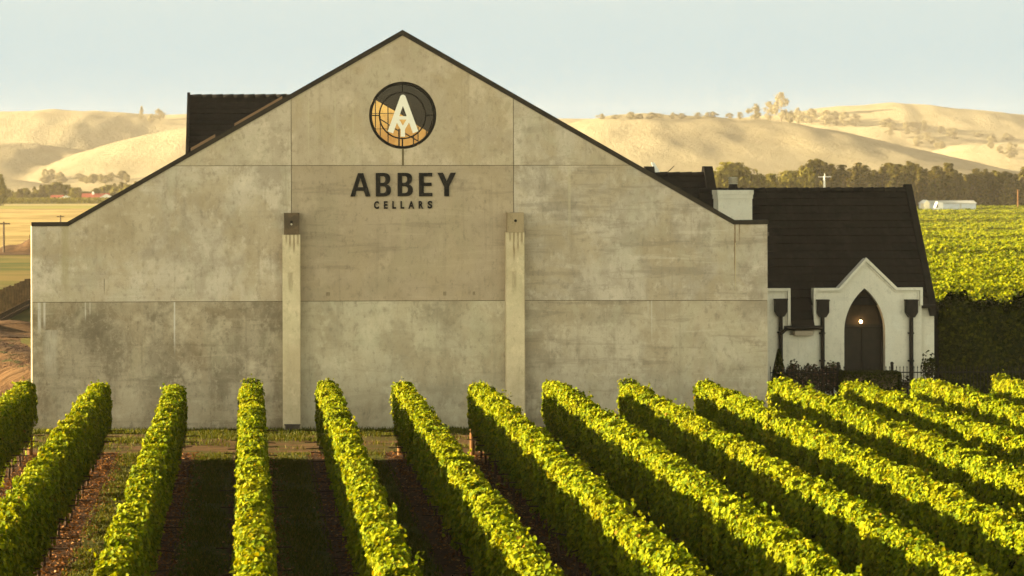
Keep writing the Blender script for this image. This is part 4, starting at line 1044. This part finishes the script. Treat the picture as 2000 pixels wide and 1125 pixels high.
gp = MB(); gp.box(-0.045, 0.045, -0.045, 0.045, 0, 1.55); gp.sphere((0, 0, 1.60), 0.065); gme = bpy.data.meshes.new('fence_post'); gme.from_pydata(gp.v, [], gp.f); gme.materials.append(M['black_metal']); gme.update()
for px in (1637, 1742): link('post', gme, fr_, (P(px, 700, fd).x - ORG[fr_.name].x, 0.07, 0))

# ------------------------------------------------------------------ vineyard field on the right
rng = np.random.default_rng(9); Cs, Ns, Ss = [], [], []
y0 = 104.0
while y0 < 735:
    gap = abs(y0 - 372) < 7 or abs(y0 - 520) < 6
    xa = min(P(1480, 600, y0).x, P(1380, 600, y0).x) - 2; xb = P(2040, 600, y0).x + 6
    if y0 > 300: xa = P(1700, 500, y0).x
    L = xb - xa; far = min(1.0, (y0 - 100) / 350)
    n = int(L * (85 - 55 * far)); sz = 0.145 + 0.17 * far
    if not gap:
        x_ = rng.uniform(xa, xb, n); ztop = 1.62 + 0.32 * (int(y0 / 46) % 2) + 0.12 * math.sin(y0 * 1.7) + 0.14 * np.sin(x_ * 1.9 + y0) + 0.12 * np.sin(x_ * 0.7 + y0 * 1.3) + 0.08 * np.sin(x_ * 4.3)
        q = rng.uniform(0, 1, n); z_ = np.where(q < 0.5, ztop + rng.normal(0, 0.08, n), rng.uniform(0.35, 1, n) * ztop); yy = y0 + rng.normal(0, 0.20, n)
        Cs.append(np.stack([x_, yy, z_ + g(y0)], 1)); Ns.append(np.stack([np.full(n, -0.7), np.full(n, -0.4), np.full(n, 0.8)], 1) + rng.normal(0, 0.55, (n, 3))); Ss.append(rng.uniform(0.7, 1.3, n) * sz)
    y0 += 2.3 if y0 < 420 else 3.2
C = np.concatenate(Cs); V, F = leaf_quads(rng, C, np.concatenate(Ns), np.concatenate(Ss), 0.9)
tag(link('vineyard_field', np_mesh('vineyard_field', V, F, [M['field_leaf']])), 'broad sunlit yellow green vineyard spreading behind the white building', 'vineyard', kind='stuff')
# far vine strip on the left
Cs, Ns = [], []
for y0 in np.arange(1068, 1130, 6.0):
    n = 1300; x_ = rng.uniform(-150, 20, n); z_ = g(y0) + rng.uniform(0.2, 1.0, n) * 2.2; Cs.append(np.stack([x_, y0 + rng.normal(0, 0.4, n), z_], 1)); Ns.append(np.stack([np.zeros(n), np.full(n, -0.6), np.full(n, 0.7)], 1) + rng.normal(0, 0.5, (n, 3)))
C = np.concatenate(Cs); V, F = flat_quads(rng, C, np.concatenate(Ns), 0.9)
tag(link('far_vineyard', np_mesh('far_vineyard', V, F, [M['broad_leaf']])), 'thin dark strip of distant vines in front of the red roofed houses', 'vineyard', kind='stuff')

# ------------------------------------------------------------------ trees
def crown(name, seed, kind, Hh, Rr, n, size, m, nclump=70):
    rng = np.random.default_rng(seed); nc = nclump; cl_ = []
    for _ in range(nc):
        a = rng.uniform(0, 6.283)
        if kind == 'cone':
            h_ = rng.uniform(0.06, 1.0); r_ = Rr * (1 - h_) ** 0.7 * rng.uniform(0.35, 1.0); cl_.append((r_ * math.cos(a), r_ * math.sin(a), Hh * h_))
        elif kind == 'column':
            h_ = rng.uniform(0.08, 1.0); r_ = Rr * min(1.0, 1.25 * (1.02 - h_) ** 0.6) * min(1.0, 0.55 + 2 * h_) * rng.uniform(0.2, 1.0); cl_.append((r_ * math.cos(a), r_ * math.sin(a), Hh * h_))
        else:
            h_ = rng.uniform(0.12, 1.0); r_ = Rr * math.sqrt(max(0.02, 1 - (2 * (h_ - 0.12) / 0.88 - 0.9) ** 2)) * rng.uniform(0.3, 1.05); cl_.append((r_ * math.cos(a), r_ * math.sin(a), Hh * h_))
    cl_ = np.array(cl_); k = rng.integers(0, nc, n); sg_ = Rr * (0.13 if kind != 'round' else 0.16 if nclump > 30 else 0.14)
    off = rng.normal(0, 1, (n, 3)) * sg_
    C = cl_[k] + off; C[:, 2] = np.clip(C[:, 2], 0.02 * Hh, Hh * 1.02)
    ctr = np.stack([np.zeros(n), np.zeros(n), np.full(n, Hh * 0.45)], 1)
    N = off / sg_ + (C - ctr) / Rr * 0.8 + [0, 0, 0.3] + rng.normal(0, 0.4, (n, 3))
    V, F = leaf_quads(rng, C, N, rng.uniform(0.6, 1.4, n) * size, 0.8)
    return np_mesh(name, V, F, [m])
def trunk_for(Hh, Rr, seed):
    rr = random.Random(seed); mb = MB(); b_ = Hh * 0.022 + 0.08
    mb.tube([(0, 0, -0.6), (rr.uniform(-.1, .1), 0, Hh * 0.35), (rr.uniform(-.2, .2), rr.uniform(-.2, .2), Hh * 0.8)], [b_, b_ * 0.75, b_ * 0.2], 7)
    for i in range(5):
        a = rr.uniform(0, 6.28); h_ = Hh * rr.uniform(0.25, 0.6)
        mb.tube([(0, 0, h_), (math.cos(a) * Rr * 0.6, math.sin(a) * Rr * 0.6, h_ + Hh * 0.18)], [b_ * 0.4, b_ * 0.1], 5)
    me = bpy.data.meshes.new('tree_trunk'); me.from_pydata(mb.v, [], mb.f); me.materials.append(M['tree_bark']); me.update(); return me
PINE = [(crown('conifer_crown', 50 + i, 'column', 14.0, 2.3 + 0.3 * i, 1700, 0.75, M['pine_leaf']), trunk_for(14.0, 2.4, 50 + i)) for i in range(4)]
ROUND = [(crown('broad_crown', 60 + i, 'round', 11.0, 4.6, 2000, 0.8, M['broad_leaf']), trunk_for(11.0, 4.5, 60 + i)) for i in range(3)]
FARR = [(crown('far_crown', 70 + i, 'round', 11.0, 4.8, 1100, 0.8, M['hill_leaf'], 26), trunk_for(11.0, 4.5, 70 + i)) for i in range(3)]
FARC = [(crown('far_column_crown', 80 + i, 'column', 14.0, 2.6, 700, 1.1, M['hill_leaf']), trunk_for(14.0, 2.4, 80 + i)) for i in range(2)]
def plant(protos, i, loc, hgt, base_h, wid, label, cat='tree', group=None, name='pine_tree'):
    r_ = root(name, loc, label, cat, group)
    r_.rotation_euler = (0, 0, random.uniform(0, 6.28)); s_ = hgt / base_h; r_.scale = (s_ * wid, s_ * wid, s_)
    link('crown', protos[i % len(protos)][0], r_); link('trunk', protos[i % len(protos)][1], r_)
    return r_
# belt of conifers behind the vineyard field; tops follow the photograph's tree line
TOPS = [(1395, 350), (1420, 328), (1450, 335), (1480, 350), (1500, 352), (1530, 340), (1560, 335), (1590, 322), (1625, 330), (1650, 338), (1680, 330), (1705, 345), (1730, 332), (1760, 330), (1790, 326), (1815, 338), (1850, 330), (1880, 345), (1905, 342), (1940, 347), (1975, 350), (2010, 338), (2060, 335)]
txs = [p[0] for p in TOPS]; tys = [p[1] for p in TOPS]
px = 1532; i = 0
while px < 2050:
    d = 742 + random.uniform(-6, 30); ty = np.interp(px, txs, tys) + random.uniform(-4, 7); loc = P(px, 400, d); tz = P(px, ty, d).z; loc.z = g(d)
    plant(PINE, i, loc, tz - loc.z, 14.0, random.uniform(0.85, 1.2), 'tall dark conifer in the belt of trees behind the vineyard field', 'tree', 'conifers in the belt behind the vineyard', 'conifer_tree')
    px += random.uniform(6.5, 11); i += 1
for i, (px, ty, wd) in enumerate(((1400, 346, 0.8), (1424, 327, 1.1), (1452, 336, 1.0), (1482, 350, 0.9), (1510, 349, 0.8), (1540, 343, 0.8), (1577, 338, 0.7))):
    d = 690 + 6 * i; loc = P(px, 400, d); tz = P(px, ty, d).z; loc.z = g(d)
    plant(ROUND, i, loc, tz - loc.z, 11.0, wd, ['yellow green tree peeping out right of the tall end parapet', 'tallest rounded yellow green tree behind the white chimney', 'rounded yellow green tree right behind the metal flue cowl', 'low yellow green tree right of the flue, above the tiled ridge', 'small yellow green tree between the chimney and the frost fan', 'yellow green tree where the conifer belt begins', 'yellow green tree just left of the white frost fan'][i], 'tree', 'yellow green trees behind the chimney', 'broadleaf_tree')
# belt on the left
px = -14; i = 0
while px < 300:
    d = 1230 + random.uniform(-10, 40); ty = 366 + 6 * math.sin(px / 23) + random.uniform(-6, 5) - (px > 180) * 2; loc = P(px, 400, d); tz = P(px, ty, d).z; loc.z = g(d)
    plant(PINE if i % 3 else ROUND, i, loc, max(4.0, tz - loc.z), 14.0 if i % 3 else 11.0, random.uniform(1.1, 1.6), 'small tree in the distant shelter belt left of the winery', 'tree', 'distant shelter belt trees', 'shelter_tree')
    px += random.uniform(5, 9); i += 1
d = 1000; loc = P(0, 400, d); loc.z = g(d)
plant(ROUND, 1, loc, P(0, 340, d).z - loc.z, 11.0, 0.5, 'single taller round tree cut off by the left edge of the photo', 'tree', None, 'broadleaf_tree')
# trees on the hills
def ray_hill(px, py, lo=1400, hi=3900):             # first place where the view ray meets the hills
    d = lo
    while d < hi:
        p = P(px, py, d)
        if p.z < hill_z(p.x, p.y): return p
        d += 8
    return None
def skyline(px):
    best = None
    for d in range(1400, 3900, 15):
        p = P(px, 300, d); e = (hill_z(p.x, d) - H) / d
        if best is None or e > best[0]: best = (e, d)
    return best[1]
def hill_tree(px, ytop, ybase, wd, kind, i, label, group):
    p = ray_hill(px, ybase)
    if p is None:
        d = skyline(px); p = P(px, ybase, d); p.z = hill_z(p.x, d)
    tz = P(px, ytop, p.y).z
    pr, bh_ = (FARR, 11.0) if kind == 'r' else (FARC, 14.0)
    hgt = max(3.0, tz - p.z); s_ = wd / FPX * p.y / 2 / (4.8 if kind == 'r' else 2.6) / (hgt / bh_)
    p.z -= 0.4
    return plant(pr, i, p, hgt, bh_, s_, label, 'tree', group, 'hill_tree')
hill_tree(277, 205, 229, 9, 'c', 0, 'slim tall tree standing alone on the left ridge against the sky', None)
hill_tree(311, 211, 232, 24, 'r', 0, 'round tree on the left ridge next to the slim tall tree', None)
hill_tree(296, 221, 236, 20, 'r', 1, 'low bushy tree on the left ridge under the round tree', None)
hill_tree(1526, 188, 240, 34, 'r', 1, 'biggest tree on the right ridge, rising highest against the sky', None)
hill_tree(1505, 205, 240, 26, 'r', 2, 'tree touching the left side of the biggest tree on the right ridge', None)
hill_tree(1475, 209, 238, 30, 'r', 0, 'round tree on the right ridge left of the biggest tree', None)
hill_tree(1446, 224, 237, 16, 'r', 2, 'small leftmost tree of the clump on the right ridge', None)
for i, (px, yt, yb, wd) in enumerate(((1560, 217, 246, 26), (1585, 219, 248, 28), (1612, 222, 250, 26), (1632, 224, 252, 22), (1650, 226, 252, 24), (1672, 230, 254, 22), (1545, 222, 246, 20))):
    hill_tree(px, yt, yb, wd, 'r', i, 'hazy tree in the clump right of the biggest ridge tree', 'clump of trees right of the biggest ridge tree')
rr = random.Random(4)
for i in range(34):
    px = rr.uniform(1725, 2000); yb = 250 + (px - 1725) * 0.14 + rr.uniform(-6, 34)
    hill_tree(px, yb - rr.uniform(9, 17), yb, rr.uniform(14, 24), 'r', i, 'hazy tree scattered on the shaded slope of the right hill', 'trees on the right hill slope')
for i in range(26):
    px = rr.choice([rr.uniform(78, 125), rr.uniform(150, 248)]); yb = 350 + rr.uniform(-4, 6)
    hill_tree(px, yb - rr.uniform(8, 20), yb, rr.uniform(16, 26), 'r', i, 'hazy tree in the woods at the foot of the left hill', 'woods at the foot of the left hill')
for i in range(12):
    px = 1180 + i * 22 + rr.uniform(-8, 8)
    hill_tree(px, 222 + rr.uniform(0, 6), 236, rr.uniform(14, 26), 'r', i, 'low hazy bush along the right ridge above the roof slope', 'bushes along the right ridge')

# ------------------------------------------------------------------ far houses, shed, poles, frost fan, fence
def gable_house(name, label, px0, px1, yb, ye, yt, d, wallm, roofm, front=True, dep=8.0):
    a, b_ = P(px0, yb, d), P(px1, yb, d); zb = g(d); ze = P(px0, ye, d).z; zt = P(px0, yt, d).z
    r_ = root(name, ((a.x + b_.x) / 2, d, zb), label, 'house', None)
    x0, x1 = a.x, b_.x
    if front:                                       # gable faces the viewer
        xm = (x0 + x1) / 2
        MB().prism([(x0, d, zb - 0.5), (x1, d, zb - 0.5), (x1, d, ze), (xm, d, zt), (x0, d, ze)], (0, dep, 0)).build('wall', M[wallm], r_)
        mb = MB()
        for (xa, xc) in ((x0 - 0.4, xm), (x1 + 0.4, xm)):
            za = ze - 0.4 * (zt - ze) / (xm - x0)
            mb.prism([(xa, d - 0.3, za + 0.02), (xc, d - 0.3, zt + 0.02), (xc, d - 0.3, zt + 0.20), (xa, d - 0.3, za + 0.20)], (0, dep + 0.6, 0))
        rf = mb.build('roof', M[roofm], r_)
    else:
        ym = d + dep / 2
        mb = MB(); mb.box(x0, x1, d, d + dep, zb - 0.5, ze); mb.prism([(x0, d, ze), (x0, d + dep, ze), (x0, ym, zt)], (x1 - x0, 0, 0)); mb.build('wall', M[wallm], r_)
        mb = MB()
        for yy in (d - 0.4, d + dep + 0.4):
            mb.prism([(x0 - 0.3, yy, ze - 0.1), (x0 - 0.3, ym, zt + 0.05), (x0 - 0.3, ym, zt + 0.25), (x0 - 0.3, yy, ze + 0.1)], (x1 - x0 + 0.6, 0, 0))
        rf = mb.build('roof', M[roofm], r_)
    mb = MB()
    for f in (0.25, 0.6):
        xw = x0 + (x1 - x0) * f; mb.box(xw, xw + 1.0, d - 0.03, d + 0.02, zb + 0.9, zb + 2.0)
    mb.build('window', M['frame_dark'], r_)
    return r_, rf
dh = 1165
gable_house('white_house', 'white gable fronted building left of the larger red roofed farmhouse', 112, 143, 394, 387, 380.5, dh, 'white_paint', 'white_paint', True)
gable_house('red_roof_shed', 'small white shed with a red roof at the left end of the distant houses', 99, 122, 394, 387, 380, dh + 14, 'white_paint', 'red_roof', False)
hh, rf = gable_house('farmhouse', 'long white farmhouse with a red roof at the edge of the gable slope', 160, 212, 394, 387, 377, dh + 8, 'white_paint', 'red_roof', False)
a = P(182, 377, dh + 12); o = ORG[hh.name]
mb = MB(); mb.box(a.x - 0.55, a.x + 0.55, dh + 11, dh + 12.2, a.z - 1.0, a.z + 0.55); mb.tube([(a.x, dh + 11.6, a.z + 0.55), (a.x, dh + 11.6, a.z + 1.0)], [0.35, 0.3], 8); mb.build('chimney', M['white_paint'], rf)
gable_house('white_annex', 'white gabled annex right of the red roofed farmhouse, half hidden by the concrete gable', 192, 222, 394, 386, 378, dh - 2, 'white_paint', 'white_paint', True)
# long shed at the right
ds = 690
a, b_ = P(1806, 400, ds), P(1906, 400, ds); zt = P(1850, 401, ds).z; ze = P(1850, 406, ds).z
sh = root('long_shed', ((a.x + b_.x) / 2, ds, g(ds)), 'long low pale grey farm shed at the far edge of the vineyard field', 'shed')
mb = MB(); mb.box(a.x, b_.x, ds, ds + 6, g(ds) - 0.4, ze); mb.prism([(a.x, ds, ze), (a.x, ds + 6, ze), (a.x, ds + 3, zt)], (b_.x - a.x, 0, 0)); mb.build('wall', noisy('pale_blue_sheet', (0.50, 0.54, 0.56), (0.58, 0.62, 0.64), 0.4, 0.5), sh)
mb = MB()
for yy in (ds - 0.3, ds + 6.3): mb.prism([(a.x - 0.2, yy, ze - 0.02), (a.x - 0.2, ds + 3, zt + 0.05), (a.x - 0.2, ds + 3, zt + 0.15), (a.x - 0.2, yy, ze + 0.10)], (b_.x - a.x + 0.4, 0, 0))
mb.build('roof', M['grey_roof'], sh)
mb = MB(); mb.box(b_.x - 4.4, b_.x - 3.9, ds - 0.06, ds - 0.004, g(ds), ze - 0.1); mb.build('door', M['grey_roof'], sh)
q0, q1 = P(1805, 402, ds - 5), P(1815.5, 402, ds - 5)
g2 = root('cream_hut', ((q0.x + q1.x) / 2, ds - 5, g(ds)), 'small cream gabled hut at the left end of the long pale shed', 'hut')
ze2 = P(1810, 405, ds - 5).z; zt2 = P(1810, 399.5, ds - 5).z; xm = (q0.x + q1.x) / 2
MB().prism([(q0.x, ds - 5, g(ds) - 0.4), (q1.x, ds - 5, g(ds) - 0.4), (q1.x, ds - 5, ze2), (xm, ds - 5, zt2), (q0.x, ds - 5, ze2)], (0, 4, 0)).build('wall', noisy('cream_paint', (0.72, 0.66, 0.46), (0.78, 0.71, 0.5), 1), g2)
mb = MB()
for xa in (q0.x - 0.15, q1.x + 0.15): mb.prism([(xa, ds - 5.2, ze2 - 0.08), (xm, ds - 5.2, zt2 + 0.03), (xm, ds - 5.2, zt2 + 0.13), (xa, ds - 5.2, ze2 + 0.05)], (0, 4.4, 0))
mb.build('roof', M['white_paint'], g2)
q0, q1 = P(1822, 402, ds - 8), P(1840, 402, ds - 8); zt3 = P(1830, 402.5, ds - 8).z; L_ = q1.x - q0.x
vn = root('white_van', ((q0.x + q1.x) / 2, ds - 8, g(ds)), 'bright white van parked in front of the long pale shed', 'van')
zb = g(ds) + 0.35; hv = zt3 - zb
MB().prism([(q0.x, ds - 9, zb), (q1.x, ds - 9, zb), (q1.x, ds - 9, zb + hv * 0.96), (q0.x + L_ * 0.40, ds - 9, zb + hv), (q0.x + L_ * 0.16, ds - 9, zb + hv * 0.58), (q0.x, ds - 9, zb + hv * 0.48)], (0, 1.9, 0)).build('body', M['white_paint'], vn)
for f in (0.2, 0.8):
    xw = q0.x + L_ * f; MB().tube([(xw, ds - 9.05, g(ds) + 0.35), (xw, ds - 8.8, g(ds) + 0.35)], 0.36, 16).build('wheel', M['frame_dark'], vn)
mb = MB(); mb.prism([(q0.x + L_ * 0.19, ds - 9.01, zb + hv * 0.58), (q0.x + L_ * 0.42, ds - 9.01, zb + hv * 0.58), (q0.x + L_ * 0.42, ds - 9.01, zb + hv * 0.92)], (0, 0.008, 0)); mb.build('side_window', M['frame_dark'], vn)
# frost fan
df = 700; base = P(1610, 400, df); base.z = g(df); tz = P(1610, 352, df).z
ff = root('frost_fan', base, 'white vineyard frost fan standing above the tiled ridge against the dark trees', 'wind machine')
MB().tube([(base.x, df, base.z - 0.3), (base.x, df, tz - 2.2), (base.x, df, tz + 0.1)], [0.40, 0.30, 0.16], 12).build('tower', M['white_paint'], ff)
MB().tube([(base.x, df - 0.7, tz), (base.x, df + 0.4, tz)], [0.15, 0.19], 10).build('hub', M['white_paint'], ff)
for s_ in (-1, 1):
    for (dx_, dz_, nm) in ((1.75 * s_, 0.02 * s_, 'blade'),):
        q = [(base.x, df - 0.62, tz - 0.10), (base.x + dx_ * 0.4, df - 0.6, tz - 0.10 + dz_), (base.x + dx_, df - 0.58, tz - 0.08 + dz_), (base.x + dx_, df - 0.58, tz + 0.08 + dz_), (base.x + dx_ * 0.4, df - 0.6, tz + 0.10 + dz_), (base.x, df - 0.62, tz + 0.10)]
        MB().prism(q, (0, 0.05, 0)).build(nm, M['white_paint'], ff)
MB().tube([(base.x, df - 0.4, tz), (base.x, df - 0.4, P(1610, 345, df).z)], [0.10, 0.06], 8).build('mast', M['white_paint'], ff)
# poles
def pole(px, ytop, d, label, arm=1.2, m='tree_bark', r_=0.13):
    b_ = P(px, 400, d); b_.z = g(d); tz = P(px, ytop, d).z
    p = root('utility_pole', b_, label, 'pole', 'utility poles in the fields')
    MB().tube([(b_.x, d, b_.z - 0.3), (b_.x, d, tz)], [r_ * 1.15, r_ * 0.85], 8).build('shaft', M[m], p)
    if arm: MB().box(b_.x - arm, b_.x + arm, d - r_ - 0.10, d - r_ - 0.005, tz - 0.35, tz - 0.18).build('crossarm', M[m], p)
pole(7, 430, 335, 'dark utility pole with a crossarm at the left edge in the dry field', 0.85)
pole(118, 418, 480, 'short pole in the dry field just above the left end of the capping', 0.7)
pole(1988, 379, 700, 'brown pole at the right edge in front of the conifer belt', 0.55, 'wood_post', 0.2)
# timber fence by the track
fx = -14.1; ya, yb = 134.0, 186.0
tf = root('timber_fence', (fx, (ya + yb) / 2, g(160)), 'dark weathered timber fence running away beside the dirt track', 'fence')
npst = 30
for i in range(npst):
    y_ = ya + (yb - ya) * i / (npst - 1); z_ = g(y_); MB().box(fx - 0.075, fx + 0.075, y_ - 0.075, y_ + 0.075, z_ - 0.3, z_ + 1.85 + random.uniform(-0.08, 0.08)).build('post', M['fence_wood'], tf)
for (z0, z1) in ((0.02, 0.26), (0.29, 0.58)):
    mb = MB(); q = [(fx + 0.095, ya, g(ya) + z0), (fx + 0.095, ya, g(ya) + z1), (fx + 0.095, yb, g(yb) + z1), (fx + 0.095, yb, g(yb) + z0)]; mb.prism(q, (0.03, 0, 0)); mb.build('board', M['fence_wood'], tf)

# ------------------------------------------------------------------ haze
hm = bpy.data.materials.new('haze'); hm.use_nodes = True; nt = hm.node_tree
nt.nodes.remove(nt.nodes['Principled BSDF'])
pv = nt.nodes.new('ShaderNodeVolumePrincipled'); pv.inputs['Color'].default_value = (1.0, 0.90, 0.74, 1); pv.inputs['Density'].default_value = 0.000060; pv.inputs['Anisotropy'].default_value = 0.0
nt.links.new(pv.outputs[0], nt.nodes['Material Output'].inputs['Volume'])
hz_ = MB().box(-930, 1730, -60, 4130, -6.3, 118.0).build('haze', hm)
tag(hz_, 'golden evening haze over the plain and hills', 'haze', kind='stuff')
